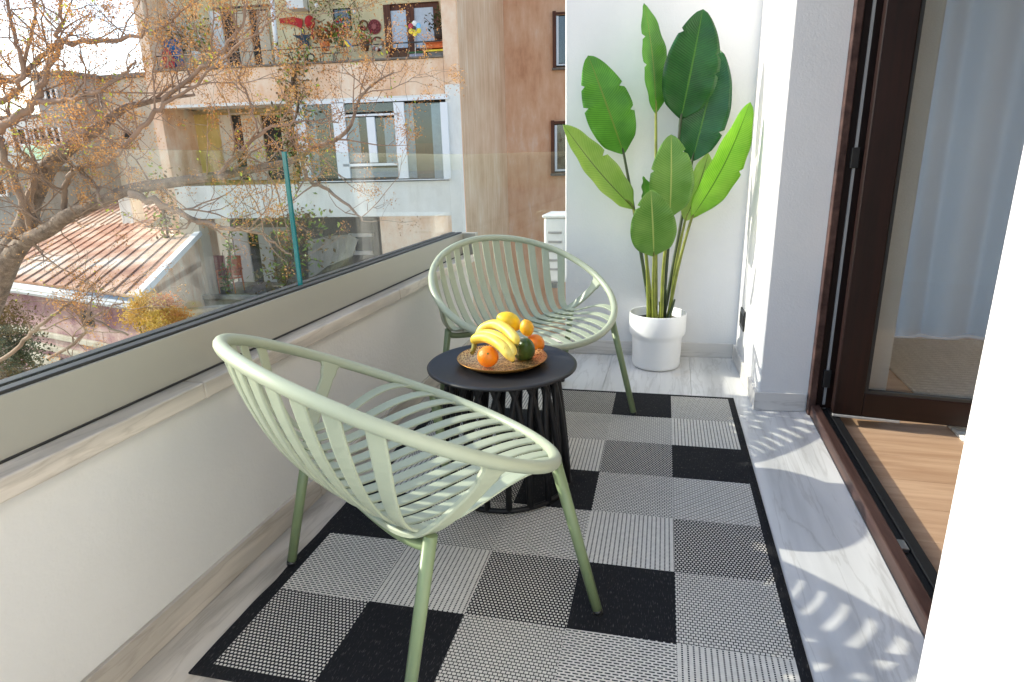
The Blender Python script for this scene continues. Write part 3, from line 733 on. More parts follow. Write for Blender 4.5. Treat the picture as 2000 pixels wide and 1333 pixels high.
M['roof'] = roofmat(); M['zinc'] = plain('zinc', (.42, .43, .43), .5, .3, var=.2, vscale=4)

# ------------------------------------------------------------------ facade with loggias, straight across
FO = at(905, 330, 'y', 14.6); FO = V((FO.x, FO.y, 0)); fe = V((.994, .111, 0)).normalized(); fn = V((fe.y, -fe.x, 0)); FA = atan2(fe.y, fe.x)
def fp(px, py, db=0.0):
    """photo pixel -> facade coordinates (x along it, z) on the plane db metres behind the front"""
    d = ray(px, py); P0 = FO-fn*db; t = (P0-CC).dot(fn)/d.dot(fn); X = CC+d*t-FO; return X.dot(fe), X.z
fac = thing('apartment_building', 'weathered cream and peach apartment building with cluttered balcony', 'building', (FO.x, FO.y, GZ), FA, local=True)
fac_local = Matrix.Translation((FO.x, FO.y, GZ)) @ Matrix.Rotation(FA, 4, 'Z')
def fb(nm, x0, x1, y0, y1, z0, z1, m_, par_=None, bev=0):
    return MB().box(x0, x1, y0, y1, z0-GZ, z1-GZ).build(nm, m_, par_ or fac, bev, world=False)
XL = -7.75; zA = fp(600, 197)[1]; zB = fp(600, 126)[1]; zC = fp(700, 357)[1]; zD = fp(700, 424)[1]; TOP = 7.5
REC = 1.3
xp = fp(868, 160)[0]
# corner pillar, painted white below and bare ochre above
fb('pillar_lower', xp, 0, 0, 1.5, GZ, 2.85, 'offwhite'); fb('pillar_upper', xp+.004, -.004, .004, 1.5, 2.85, TOP, 'peach')
# upper balcony
fb('balcony_front', XL, xp, 0, .14, zA, zB, 'peach', None, .02)
fb('balcony_lip', XL-.02, xp, -.05, .16, zB, zB+.045, 'grime', None, .01)
fb('balcony_slab', XL, xp, .14, REC, zA, zA+.18, 'offwhite')
fb('slab_edge', XL, xp, -.03, .0, zA-.05, zA+.02, 'offwhite', None, .01)
fb('back_wall', XL, xp, REC, REC+.2, zA-.1, TOP, 'cream'); fb('top_slab', XL, xp, .0, REC, 5.9, 6.2, 'offwhite'); fb('upper_front', XL, xp, .1, .3, 6.2, TOP, 'peach')
fb('side_return', XL-.25, XL, 0, 1.5, GZ, TOP, 'peach')
sx0 = fp(315, 60, .2)[0]
fb('white_corner_strip', XL, XL+.22, .9, REC, zA, 5.9, 'offwhite')
# upper door, right
def flat(nm, px0, py0, px1, py1, db, th, m_, par_=None, bev=0):
    """a flat piece on the facade plane db, th thick towards the viewer"""
    a = fp(px0, py1, db); b_ = fp(px1, py0, db); return fb(nm, min(a[0], b_[0]), max(a[0], b_[0]), db-th, db, min(a[1], b_[1]), max(a[1], b_[1]), m_, par_, bev)
d0 = flat('door', 757, 4, 857, 122, REC, .03, 'bframe')
def sub(par_, nm, px0, py0, px1, py1, db, th, m_): return flat(nm, px0, py0, px1, py1, db, th, m_, par_)
sub(d0, 'pane', 767, 20, 796, 95, REC-.03, .012, 'lace'); sub(d0, 'pane', 810, 14, 850, 95, REC-.03, .012, 'lace')
sub(d0, 'frame', 757, 4, 857, 10, REC-.03, .05, 'bframe'); sub(d0, 'frame', 800, 10, 808, 120, REC-.03, .05, 'bframe'); sub(d0, 'frame', 757, 10, 762, 120, REC-.03, .05, 'bframe'); sub(d0, 'frame', 852, 10, 857, 120, REC-.03, .05, 'bframe')
d1 = flat('door', 425, 18, 522, 132, REC, .03, 'dark'); sub(d1, 'shutter_box', 418, 10, 526, 20, REC-.0, .09, 'iron'); sub(d1, 'frame', 474, 22, 486, 130, REC-.03, .05, 'tan'); sub(d1, 'frame', 425, 22, 431, 130, REC-.03, .05, 'wframe'); sub(d1, 'frame', 516, 22, 522, 130, REC-.03, .05, 'tan')
w0 = flat('window', 654, 16, 684, 60, REC, .02, 'dark'); sub(w0, 'glass', 656, 18, 682, 58, REC-.02, .006, 'window_glass')
# white drain pipe
a = fp(529, -20, .25); b_ = fp(540, 96, .25)
MB().tube([(a[0], .25, a[1]-GZ), (b_[0], .25, b_[1]-GZ-.25)], .055, 10).build('drain_pipe', 'wframe', fac, world=False)
# iron rail above the balcony front
rl = thing('balcony_railing', 'thin dark iron railing above the cluttered balcony front', 'railing', tuple(fac_local @ V((-4, .05, zB+.04-GZ))), FA)
def fw(x, y, z): return FO+fe*x-fn*y+V((0, 0, z))
for z in (.36,): MB().tube([fw(XL+.05, .06, zB+z), fw(xp-.02, .06, zB+z)], .014, 6).build('top_bar', 'iron', rl)
k = XL+.1
while k < xp: MB().tube([fw(k, .06, zB+.045), fw(k, .06, zB+.36)], .009, 5).build('post', 'iron', rl); k += .62
# lower floor: white window bay
fb('bay_backing', fp(592, 300)[0], xp, .32, .42, zD+.3, zA-.02, 'dark')
for q in ((596, 202, 612, 348), (676, 230, 700, 318), (756, 230, 778, 318), (792, 202, 806, 348), (850, 202, 866, 348), (676, 328, 778, 348)): flat('net_curtain', *q, .22, .02, 'lace')
flat('room_shelf', 810, 280, 848, 340, .30, .06, 'bframe'); flat('room_shelf', 616, 290, 655, 345, .30, .06, 'green_p')
wb = thing('window_bay', 'white framed glazed bay below the cluttered balcony', 'window', tuple(fac_local @ V((-2, 0, zC-GZ))), FA)
def wbar(px0, py0, px1, py1, th=.07, off=.02, nm='frame_bar', m_='wframe'):
    a = fp(px0, py1); b_ = fp(px1, py0); 
    q = [fw(x, y, z) for z in (a[1], b_[1]) for x, y in ((a[0], off), (b_[0], off), (b_[0], off-th), (a[0], off-th))]
    q = [q[3], q[2], q[1], q[0], q[7], q[6], q[5], q[4]]
    return MB().hexa(q).build(nm, m_, wb)
wbar(588, 194, 876, 200); wbar(588, 349, 878, 357, .12, .02, 'sill'); wbar(588, 200, 593, 349); wbar(868, 200, 874, 349)
wbar(663, 200, 672, 349); wbar(780, 200, 789, 349); wbar(672, 221, 780, 229); wbar(672, 318, 780, 326); wbar(724, 229, 732, 318)
for q in ((593, 200, 663, 349), (672, 200, 780, 221), (672, 229, 724, 318), (732, 229, 780, 318), (672, 326, 780, 349), (789, 200, 868, 349)): wbar(*q, .008, .0, 'pane', 'window_glass')
fb('lower_front', XL, xp, 0, .3, zD, zC-.002, 'offwhite', None, .01); fb('lower_slab', XL, xp, .3, REC+.8, zD, zD+.2, 'offwhite')
# lower loggia, left half
lx = fp(590, 300)[0]
fb('loggia_wall', XL, lx, REC, REC+.2, zD, zA, 'yellow'); fb('loggia_side', lx, lx+.1, .3, REC, zD, zA, 'yellow')
for q in ((450, 225, 492, 352), (508, 225, 566, 352)):
    dd = flat('door', *q, REC, .03, 'dark'); sub(dd, 'frame', q[0]-4, q[1], q[0]+2, q[3], REC-.03, .05, 'tan'); sub(dd, 'frame', q[2]-3, q[1], q[2]+3, q[3], REC-.03, .05, 'tan'); sub(dd, 'frame', q[0]+2, q[1]-5, q[2]-3, q[1], REC-.03, .05, 'tan')
# ground terrace recess
TB = 2.2; zT = fp(500, 580)[1]
M['terr_shaded'] = streaky('terrace_shaded_render', [c3(84, 78, 72), c3(116, 108, 100), c3(142, 134, 124)], (2, 2, .5))  # shade of the terrace recess put into these darker greys
fb('terrace_wall', XL, -.0, TB, TB+.2, GZ, zD, 'terr_shaded'); fb('terrace_floor', XL, xp, -.3, TB, zT-.25, zT, 'terr_shaded')
fb('terrace_front', XL, xp, -.36, -.3, GZ, zT+.02, 'stone'); fb('terrace_coping', XL-.05, xp, -.46, -.26, zT+.02, zT+.12, 'stone', None, .01)
fb('terrace_pier', XL, XL+.55, -.05, .35, zT, zD, 'tan'); fb('terrace_partition', XL+.9, XL+2.1, TB-.08, TB, zT, zD-.2, 'greyrender')
dt = flat('door', 482, 455, 560, 575, TB, .04, 'dark')
for q in ((474, 452, 484, 575), (522, 452, 529, 575), (474, 444, 566, 453)): sub(dt, 'frame', *q, TB-.04, .06, 'wframe')
dt = flat('window', 690, 462, 725, 492, TB, .03, 'dark'); sub(dt, 'frame', 686, 456, 692, 498, TB-.03, .06, 'wframe'); sub(dt, 'frame', 692, 490, 728, 498, TB-.03, .06, 'wframe'); sub(dt, 'frame', 692, 456, 728, 463, TB-.03, .06, 'wframe')
fb('terrace_side_block', fp(745, 470)[0], xp, .0, TB, zT, zD, 'peach')
# right-hand wing set back, ochre
fb('wing_side', -.0, .02, 0, 7.05, GZ, 9, 'ochre')
fb('wing_front', .02, 4.6, 7.05, 7.25, GZ, 9, 'ochre2')
for q in ((1083, 28, 1130, 132), (1080, 241, 1130, 338)):
    wn = flat('window', *q, 7.05, .01, 'dark'); e = 5
    sub(wn, 'frame', q[0]-3, q[1]-5, q[0]+3, q[3]+3, 7.04, .10, 'bframe'); sub(wn, 'frame', q[0]+3, q[1]-5, q[2], q[1]+1, 7.04, .10, 'bframe'); sub(wn, 'sill', q[0]-4, q[3], q[2], q[3]+6, 7.04, .16, 'grime')
    sub(wn, 'sash', q[0]+4, q[1]+4, q[0]+8, q[3]-3, 7.04, .05, 'wframe'); sub(wn, 'sash', q[0]+8, q[3]-8, q[2], q[3]-3, 7.04, .05, 'wframe'); sub(wn, 'glass', q[0]+8, q[1]+2, q[2], q[3]-8, 7.035, .008, 'window_glass')
fb('building_core', XL, .0, TB+.2, 7.0, GZ, 7.4, 'tan')

# ------------------------------------------------------------------ things on that balcony
def fpt(px, py, db): x, z = fp(px, py, db); return fw(x, db, z)
def disc(nm, lab, cat, px, py, db, rpx, cols, th=.05):
    c = fpt(px, py, db); s_ = (c-CC).dot(CF)/FPX; R_ = rpx*s_
    t = thing(nm, lab, cat, tuple(c-V((0, 0, R_))), FA)
    for k, (f_, m_) in enumerate(cols):
        mb = MB(); n = 24; q = [c+fe*(R_*f_*cos(2*pi*i/n))+V((0, 0, R_*f_*sin(2*pi*i/n))) for i in range(n)]
        d = fn*(th*(k+1)/len(cols)); mb.add([p for p in q]+[p+d for p in q], [tuple(range(n, 2*n))]+[(i, n+i, n+(i+1) % n, (i+1) % n) for i in range(n)]); mb.build('rim' if k == 0 else 'face' if k == 1 else 'motif', m_, t)
    return t, c, R_
P = lambda n_, *c: M.setdefault(n_, plain(n_, c3(*c)[:3], .7, var=.25, vscale=14)) and n_
P('maroon', 118, 40, 44); P('rose', 168, 92, 88); P('red', 184, 30, 34); P('blue', 44, 104, 156); P('petrol', 36, 60, 74); P('terracotta', 206, 104, 48); P('yellow_p', 236, 206, 60)
P('lilac', 168, 164, 180); P('green_p', 60, 96, 50); P('white_p', 226, 224, 218); P('pinkred', 190, 60, 78); P('lightblue', 130, 190, 226); P('grey_p', 120, 116, 110); P('brown_p', 110, 74, 48)
t, c, R_ = disc('wall_plate', 'large maroon patterned disc hung on the balcony wall', 'wall ornament', 732, 53, REC-.0, 13.5, [(1, 'rose'), (.9, 'maroon'), (.36, 'rose')], .06)
for i in range(10):
    for rr_, nn_ in ((.66, 10), (.45, 7)):
        if i < nn_:
            g_ = 2*pi*i/nn_; q = c+fe*(R_*rr_*cos(g_))+V((0, 0, R_*rr_*sin(g_)))+fn*.045
            MB().ell(q, (.014, .01, .014), 6, 4).build('bead', 'rose', t)
def hoop(lab, px, py, db, rpx, m_, bits):
    c = fpt(px, py, db); s_ = (c-CC).dot(CF)/FPX; R_ = rpx*s_
    t = thing('wreath', lab, 'wreath', tuple(c-V((0, 0, R_))), FA)
    MB().tube([c+fe*(R_*cos(2*pi*i/24))+V((0, 0, R_*sin(2*pi*i/24)))+fn*.03 for i in range(24)], .022, 6, closed=True).build('ring', m_, t)
    for i, bm in enumerate(bits):
        g_ = -pi/2+(i-len(bits)/2)*.5; MB().ell(c+fe*(R_*.8*cos(g_))+V((0, 0, R_*.8*sin(g_)))+fn*.04, (.05, .04, .05), 7, 5).build('flower', bm, t)
hoop('small twig wreath with dark red flowers beside the maroon disc', 711, 50, REC, 8, 'brown_p', ['maroon', 'maroon', 'pinkred'])
hoop('dark ring wreath with pale flowers below the maroon disc', 738, 87, REC-.1, 12, 'brown_p', ['white_p', 'rose', 'white_p', 'maroon', 'white_p'])
hoop('tilted dark ring leaning on the balcony wall', 608, 114, .5, 7.5, 'iron', ['brown_p'])
# pinwheel flower
c = fpt(810, 56, .08); s_ = (c-CC).dot(CF)/FPX
t = thing('pinwheel', 'colourful flower pinwheel on a stick in front of the brown door', 'pinwheel', tuple(fpt(812, 118, .08)), FA)
MB().tube([c, fpt(812, 120, .08)], .008, 5).build('stick', 'wframe', t)
for i, m_ in enumerate(('white_p', 'lightblue', 'yellow_p', 'yellow_p', 'yellow_p', 'pinkred')):
    g_ = pi/2-2*pi*i/6; q = c+(fe*cos(g_)+V((0, 0, sin(g_))))*(s_*9)
    MB().ell(q, (s_*5.2, .015, s_*5.2), 10, 6).build('petal', m_, t)
MB().ell(c+fn*.02, (s_*3.4, .02, s_*3.4), 8, 5).build('hub', 'iron', t)
# planter boxes
def fbox(nm, lab, cat, px0, py0, px1, py1, db0, db1, m_, lid=None):
    a = fp(px0, py1, db0); b_ = fp(px1, py0, db0)
    t = thing(nm, lab, cat, tuple(fw((a[0]+b_[0])/2, (db0+db1)/2, a[1])), FA)
    def bx_(x0, x1, y0, y1, z0, z1, mm, n2): 
        MB().hexa([fw(x0, y0, z0), fw(x1, y0, z0), fw(x1, y1, z0), fw(x0, y1, z0), fw(x0, y0, z1), fw(x1, y0, z1), fw(x1, y1, z1), fw(x0, y1, z1)]).build(n2, mm, t, .006)
    bx_(a[0], b_[0], db0, db1, a[1], b_[1], m_, 'body')
    if lid: bx_(a[0]-.03, b_[0]+.03, db0-.03, db1+.03, b_[1], b_[1]+.04, lid, 'lid')
    return t
fbox('storage_box', 'grey storage box with yellow cloth lid against the pillar', 'box', 836, 100, 868, 121, .2, .6, 'grey_p', 'yellow_p')
fbox('planter_box', 'terracotta planter box standing on the grey storage box', 'planter', 832, 83, 868, 95, .2, .55, 'terracotta', 'terracotta')
fbox('plastic_crate', 'lilac crate with green lid below the pinwheel', 'crate', 800, 104, 828, 121, .2, .55, 'lilac', 'green_p')
fbox('wooden_box', 'brown wooden box in front of the brown balcony door', 'box', 766, 100, 796, 122, .9, 1.2, 'brown_p')
bp_ = fbox('blue_panel', 'blue board standing at the open end of the balcony', 'board', 296, 76, 350, 133, .55, .6, 'blue')
def cloth(nm, lab, cat, pts, db, m_):
    q = [fpt(a, b_, db) for a, b_ in pts]; n = len(q); t = MB(); t.add(q+[p-fn*-.03 for p in q], [tuple(range(n)), tuple(range(2*n-1, n-1, -1))]+[(i, (i+1) % n, n+(i+1) % n, n+i) for i in range(n)])
    o_ = t.build(nm, m_); tag(o_, lab, cat); return o_
cloth('red_cloth', 'dark red cloth hanging in front of the blue board', 'cloth', [(312, 118), (318, 104), (326, 92), (334, 104), (341, 116), (342, 133), (311, 133)], .45, 'pinkred')
cloth('banner', 'red and green paper banner on the balcony wall', 'banner', [(546, 37), (574, 34), (592, 38), (590, 57), (576, 50), (560, 47), (548, 46)], REC-.06, 'red')
fl_ = thing('small_flag', 'small blue and yellow flag among the flower pots', 'flag', tuple(fpt(686, 90, .05)), FA)
for pts, mm in (([(672, 76), (675, 75), (690, 92), (686, 91)], 'blue'), ([(672, 77), (684, 91), (679, 92), (673, 84)], 'yellow_p')):
    q = [fpt(a, b_, .05) for a, b_ in pts]; MB().add(q+[p+fn*.012 for p in q], [(0, 1, 2, 3), (7, 6, 5, 4)]+[(i, (i+1) % 4, 4+(i+1) % 4, 4+i) for i in range(4)]).build('stripe', mm, fl_)
MB().tube([fpt(672, 75, .06), fpt(692, 96, .06)], .007, 5).build('stick', 'wframe', fl_)
c = fpt(605, 44, REC-.15); rl_ = thing('paper_lantern', 'round red paper lantern hanging on the balcony', 'lantern', tuple(c), FA)
MB().ell(c, (.13, .12, .16), 14, 9).build('shade', 'red', rl_); MB().tube([c+V((0, 0, .16)), c+V((0, 0, .5))], .006, 5).build('cord', 'iron', rl_); MB().ell(c-V((-.05, 0, .28)), (.04, .04, .13), 8, 5).build('tassel', 'red', rl_)
acx = fp(563, 5, REC); ac2 = fbox('wall_air_conditioner', 'white air conditioner high on the balcony wall', 'air conditioner', 560, -12, 590, 18, REC-.35, REC, 'wframe')
# star hanging and tricycle like chair frame
st = thing('fabric_star', 'grey blue cloth star on the balcony wall', 'star', tuple(fpt(594, 92, REC)), FA)
c = fpt(594, 76, REC-.08); q = [c+(fe*cos(pi/2+2*pi*i/10)+V((0, 0, sin(pi/2+2*pi*i/10))))*((.30 if i % 2 == 0 else .10)) for i in range(10)]
MB().add(q+[p+fn*.03 for p in q], [tuple(range(10)), tuple(range(19, 9, -1))]+[(i, (i+1) % 10, 10+(i+1) % 10, 10+i) for i in range(10)]).build('star_body', 'petrol', st)
for lab, px_, m_ in (('dark wire chair on the balcony near the tilted ring', 633, 'iron'), ('petrol blue metal chair on the balcony beside the wire chair', 662, 'petrol')):
    t = thing('metal_chair', lab, 'chair', tuple(fpt(px_, 128, .45)), FA); b0 = fp(px_, 126, .45); z0_ = zA+.18
    x = b0[0]
    for dx in (-.17, .17):
        for yy in (.35, .65): MB().tube([fw(x+dx, yy, z0_), fw(x+dx, yy, z0_+(.46 if yy < .5 else .95))], .012, 5).build('leg', m_, t)
    MB().hexa([fw(x-.19, .33, z0_+.44), fw(x+.19, .33, z0_+.44), fw(x+.19, .67, z0_+.44), fw(x-.19, .67, z0_+.44), fw(x-.19, .33, z0_+.47), fw(x+.19, .33, z0_+.47), fw(x+.19, .67, z0_+.47), fw(x-.19, .67, z0_+.47)]).build('seat', m_, t)
    MB().tube([fw(x-.17, .65, z0_+.95), fw(x+.17, .65, z0_+.95)], .012, 5).build('backrest', m_, t)

# ------------------------------------------------------------------ foliage helpers
def leafcloud(pts, size, rg, n_per=1, jit=.0, tri=False):
    """many small folded leaf faces"""
    mb = MB(); vs = []; fs = []
    for p in pts:
        for _ in range(n_per):
            c = V(p)+V((rg.gauss(0, jit), rg.gauss(0, jit), rg.gauss(0, jit)))
            a = V((rg.gauss(0, 1), rg.gauss(0, 1), rg.gauss(0, 1))).normalized(); b_ = a.orthogonal().normalized(); s = size*rg.uniform(.6, 1.3)
            o_ = len(vs); n2 = a.cross(b_)
            vs += [c-a*s, c+b_*s*.45+n2*s*.15, c+a*s, c-b_*s*.45+n2*s*.15]; fs += [(o_, o_+1, o_+2), (o_, o_+2, o_+3)]
    mb.add(vs, fs); return mb
M['leaf_green'] = fol('leaf_green', c3(88, 112, 40), c3(150, 168, 70)); M['leaf_dry'] = fol('dry_leaf', c3(96, 74, 44), c3(130, 104, 60), .8, .2)
M['leaf_gold'] = fol('gold_leaf', c3(186, 142, 52), c3(218, 186, 96), .7, .3, 2.5); M['leaf_rust'] = fol('rust_leaf', c3(168, 98, 52), c3(206, 138, 78), .7, .3, 2.5)
M['leaf_dark'] = fol('ivy_leaf', c3(44, 50, 26), c3(84, 88, 46), .6, .2)
def plantpot(lab, px, py, db, h, potm, fm, flower=None, seed=1, n=90, stems=True):
    rg = random.Random(seed); c = fpt(px, py, db); t = thing('potted_plant', lab, 'potted plant', tuple(c), FA)
    MB().lathe([(.0001, 0), (.085, 0), (.12, .17), (.125, .19), (.10, .19), (.0001, .17)], c, 14).build('pot', potm, t)
    pts = [c+V((rg.gauss(0, h*.33), rg.gauss(0, .10), .2+abs(rg.gauss(.35, .28))*h)) for _ in range(n)]
    leafcloud(pts, .055, rg).build('foliage', fm, t)
    sm = MB()
    for p in pts[::9]: sm.tube([c+V((0, 0, .15)), p], .006, 4)
    sm.build('stem', 'brown_p', t)
    if flower:
        leafcloud(pts[::3], .045, rg, 3, .04).build('flowers', flower, t, kind='stuff')
plantpot('leafy pot plant with red flowers beside the small flag', 668, 92, .35, .42, 'green_p', 'leaf_green', 'red', 3, 120)
plantpot('bushy dry pot plant with orange blooms below the red lantern', 636, 100, .30, .5, 'terracotta', 'leaf_dry', 'leaf_rust', 4, 130)
plantpot('pot plant with dark red blooms under the small wreath', 713, 100, .35, .26, 'brown_p', 'leaf_green', 'pinkred', 5, 60)
plantpot('dark pot plant on top of the terracotta planter', 858, 76, .35, .45, 'iron', 'leaf_dark', None, 6, 80)
plantpot('thin pale pot plant against the cream balcony wall', 386, 118, .7, .9, 'white_p', 'leaf_green', 'white_p', 7, 90)
plantpot('tall dark conifer in a pot beside the blue board', 352, 118, .7, 1.1, 'iron', 'leaf_dark', None, 8, 170)
for i, (px_, py_) in enumerate(((618, 11), (692, 24))):
    c = fpt(px_, py_, .6); t = thing('glass_lamp', ('small white hanging bulb above the red lantern', 'small white hanging bulb beside the climbing plant')[i], 'lamp', tuple(c), FA)
    MB().ell(c, (.045, .045, .05), 8, 6).build('globe', 'white_p', t); MB().tube([c+V((0, 0, .04)), c+V((0, 0, .9))], .004, 4).build('cord', 'iron', t)
# climbing plant with seed pods on the balcony wall
rg = random.Random(21); cl = thing('climbing_plant', 'thin climbing plant with dark red pods trained over the balcony wall', 'climbing plant', tuple(fpt(690, 110, REC-.05)), FA)
st_ = MB(); pts = []
for (a0_, b0_), (a1_, b1_) in (((655, 70), (640, -10)), ((655, 60), (690, 0)), ((690, 40), (700, 100)), ((640, 10), (600, 40)), ((690, 0), (715, 60)), ((670, 5), (610, 4)), ((655, 70), (660, 110))):
    p = [fpt(a0_+(a1_-a0_)*k/6+rg.gauss(0, 2.5), b0_+(b1_-b0_)*k/6+rg.gauss(0, 2.5), REC-.07-rg.random()*.1) for k in range(7)]
    st_.tube(spline(p, 3), .008, 4); pts += [q+V((rg.gauss(0, .10), 0, rg.gauss(0, .10))) for q in spline(p, 4)]
st_.build('stem', 'brown_p', cl); leafcloud(pts, .032, rg, 2, .05).build('foliage', 'leaf_green', cl); leafcloud(pts[::3], .026, rg, 2, .06).build('seed_pods', 'maroon', cl, kind='stuff')

# ------------------------------------------------------------------ ivy on the drain pipe, and terrace things
def ivy(nm, lab, path, wid, n, seed, fm, size=.09, db=-.05, facade=True, stemr=.03):
    rg = random.Random(seed); P_ = spline([fpt(a, b_, db) if facade else V((a, b_, c_)) for a, b_, *c_ in path], 6) if facade else spline(path, 6)
    t = thing(nm, lab, 'climbing plant', tuple(min(P_, key=lambda q: q.z)))
    sm = MB(); sm.tube(P_, stemr, 6)
    for k in range(int(n/16)):
        i = rg.randrange(len(P_)-2); q = P_[i]; e = q+V((rg.gauss(0, wid), rg.gauss(0, .06), rg.gauss(0, .4))); sm.tube([q, q.lerp(e, .5)+V((rg.gauss(0, .05), 0, rg.gauss(0, .05))), e], .010, 4)
    sm.build('stem', 'bark_', t)
    pts = []
    for k in range(n):
        q = P_[rg.randrange(len(P_))]; pts.append(q+V((rg.gauss(0, wid), rg.gauss(0, .10), rg.gauss(0, .18))))
    half = int(n*.6)
    leafcloud(pts[:half], size, rg).build('foliage', fm[0], t, kind='stuff'); leafcloud(pts[half:], size, rg).build('foliage', fm[1], t, kind='stuff')
M['bark_'] = plain('vine_bark', c3(92, 72, 56)[:3], .9, var=.3, vscale=5)
ivy('dry_vine', 'thick tangle of dry vine hanging on the facade beside the white bay', [(585, 110), (572, 160), (582, 210), (566, 262), (578, 300), (590, 345)], .26, 900, 31, ('leaf_dry', 'leaf_green'), .06)
ivy('hanging_ivy', 'thin green ivy strand hanging in front of the terrace', [(452, 428), (447, 470), (450, 505), (440, 545), (446, 566)], .07, 190, 33, ('leaf_green', 'leaf_green'), .06, -.1, stemr=.012)
ivy('corner_vine', 'dry creeper hanging at the corner between roof and terrace', [(312, 350), (318, 400), (326, 450), (334, 500), (338, 555)], .22, 480, 34, ('leaf_dry', 'leaf_green'), .06, -.3, stemr=.025)
for lab, px_, py_, m_ in (('faded red plastic armchair on the terrace', 420, 566, 'rose'), ('second faded red chair by the terrace pier', 452, 566, 'terracotta')):
    xx, _ = fp(px_, py_, .6); t = thing('terrace_chair', lab, 'chair', tuple(fw(xx, .6, zT)), FA)
    for dx in (-.24, .24):
        for yy in (.4, .85): MB().tube([fw(xx+dx, yy, zT), fw(xx+dx*.92, yy, zT+.62)], .022, 6).build('leg', m_, t)
        MB().tube([fw(xx+dx, .36, zT+.62), fw(xx+dx, .88, zT+.62)], .028, 6).build('armrest', m_, t)
    MB().hexa([fw(xx-.23, .38, zT+.40), fw(xx+.23, .38, zT+.40), fw(xx+.23, .86, zT+.36), fw(xx-.23, .86, zT+.36), fw(xx-.23, .38, zT+.44), fw(xx+.23, .38, zT+.44), fw(xx+.23, .86, zT+.40), fw(xx-.23, .86, zT+.40)]).build('seat', m_, t, .01)
    MB().hexa([fw(xx-.23, .84, zT+.42), fw(xx+.23, .84, zT+.42), fw(xx+.23, .90, zT+.42), fw(xx-.23, .90, zT+.42), fw(xx-.20, .94, zT+.98), fw(xx+.20, .94, zT+.98), fw(xx+.20, .99, zT+.98), fw(xx-.20, .99, zT+.98)]).build('backrest', m_, t, .02)
aw = cloth('dark_awning', 'old dark awning sagging over the terrace right of the door', 'awning', [(602, 470), (640, 462), (685, 458), (700, 468), (690, 500), (640, 520), (604, 548)], .6, 'greyrender')
ivy('terrace_shrub', 'leafy tangled shrub growing at the terrace edge', [(548, 590), (560, 540), (570, 500), (585, 450), (575, 420)], .42, 700, 36, ('leaf_dry', 'leaf_green'), .07, -.35)

# ------------------------------------------------------------------ house with rusty metal roof
E1 = at(-60, 536, 'z', -1.2); E2 = at(268, 578, 'z', -1.2); rd = ray(690, 143).normalized()
RL = 5.6; ed = (E1-E2).normalized(); el = (E1-E2).length
ho = thing('metal_roof_house', 'old mauve house with rusty standing seam metal roof', 'house', ((E1.x+E2.x)/2, (E1.y+E2.y)/2, GZ))
up_ = V((0, 0, 1)); rn = ed.cross(rd).normalized(); rn = rn if rn.z > 0 else -rn
q = [E2, E1, E1+rd*RL, E2+rd*RL]
rf = MB().hexa([p-rn*.06 for p in q]+[p for p in q]).build('roof', 'roof', ho)
up0 = E2+ed*2.6+rd*RL; up1 = E1+rd*RL; q = [up0+rd*.002, up1+rd*.002, up1+rd*4.2, up0+rd*4.2]
rf2 = MB().hexa([p-rn*.06 for p in q]+q).build('upper_roof', 'roof', ho)
for i in range(14):
    p = up0.lerp(up1, i/13)+rn*.012; MB().tube([p+rd*.01, p+rd*4.2], .017, 4).build('seam', 'roof', rf2)
chp = E2+ed*3.4+rd*(RL+.6)
chm = MB().box(chp.x-.22, chp.x+.22, chp.y-.22, chp.y+.22, chp.z-.3, chp.z+.75).build('chimney', 'offwhite', ho, .02); MB().box(chp.x-.29, chp.x+.29, chp.y-.29, chp.y+.29, chp.z+.75, chp.z+.85).build('cap', 'zinc', chm, .01)
ns = int(el/.40)
for i in range(ns+1):
    p = E2.lerp(E1, i/ns); a = p+rn*.012; b_ = p+rd*RL+rn*.012
    MB().tube([a, b_], .017, 4).build('seam', 'roof', rf)
gu = [E2-ed*.05-rd*.10-rn*.10, E1-rd*.10-rn*.10]; MB().tube(gu, .07, 8).build('gutter', 'zinc', ho)
lo = [p-rd*.42-rn*.10 for p in (E2, E1)]; hi_ = [p-rd*.06-rn*.06 for p in (E2, E1)]
MB().hexa([lo[0]-rn*.05, lo[1]-rn*.05, hi_[1]-rn*.05, hi_[0]-rn*.05, lo[0], lo[1], hi_[1], hi_[0]]).build('eave_flashing', 'zinc', ho)
vg = [E2-ed*.12+rn*.05, E2+ed*.10+rn*.05, E2+ed*.10+rd*RL+rn*.05, E2-ed*.12+rd*RL+rn*.05]
MB().hexa([p-rn*.12 for p in vg]+vg).build('verge_flashing', 'wframe', ho)
hd = V((rd.x, rd.y, 0)).normalized(); wz = -1.40
def hbox(nm, s0, s1, d0_, d1_, z0, z1, m_, par_=None, bev=0):
    f_ = lambda s, d, z: V((E2.x, E2.y, 0))+V((ed.x, ed.y, 0))*s+hd*d+V((0, 0, z))
    return MB().hexa([f_(s0, d0_, z0), f_(s1, d0_, z0), f_(s1, d1_, z0), f_(s0, d1_, z0), f_(s0, d0_, z1), f_(s1, d0_, z1), f_(s1, d1_, z1), f_(s0, d1_, z1)]).build(nm, m_, par_ or ho, bev)
hbox('front_wall', .05, el, .05, .35, GZ, wz+.02, 'pink'); hbox('side_wall', .05, .3, .35, RL*.97, GZ, wz+.15, 'peach')
f_ = lambda s, d, z: V((E2.x, E2.y, 0))+V((ed.x, ed.y, 0))*s+hd*d+V((0, 0, z))
zt = lambda d: -1.27+rd.z/hypot(rd.x, rd.y)*d
MB().hexa([f_(.05, .1, wz), f_(.3, .1, wz), f_(.3, RL*.97, wz), f_(.05, RL*.97, wz), f_(.05, .1, zt(.1)), f_(.3, .1, zt(.1)), f_(.3, RL*.97, zt(RL*.97)), f_(.05, RL*.97, zt(RL*.97))]).build('gable', 'peach', ho)
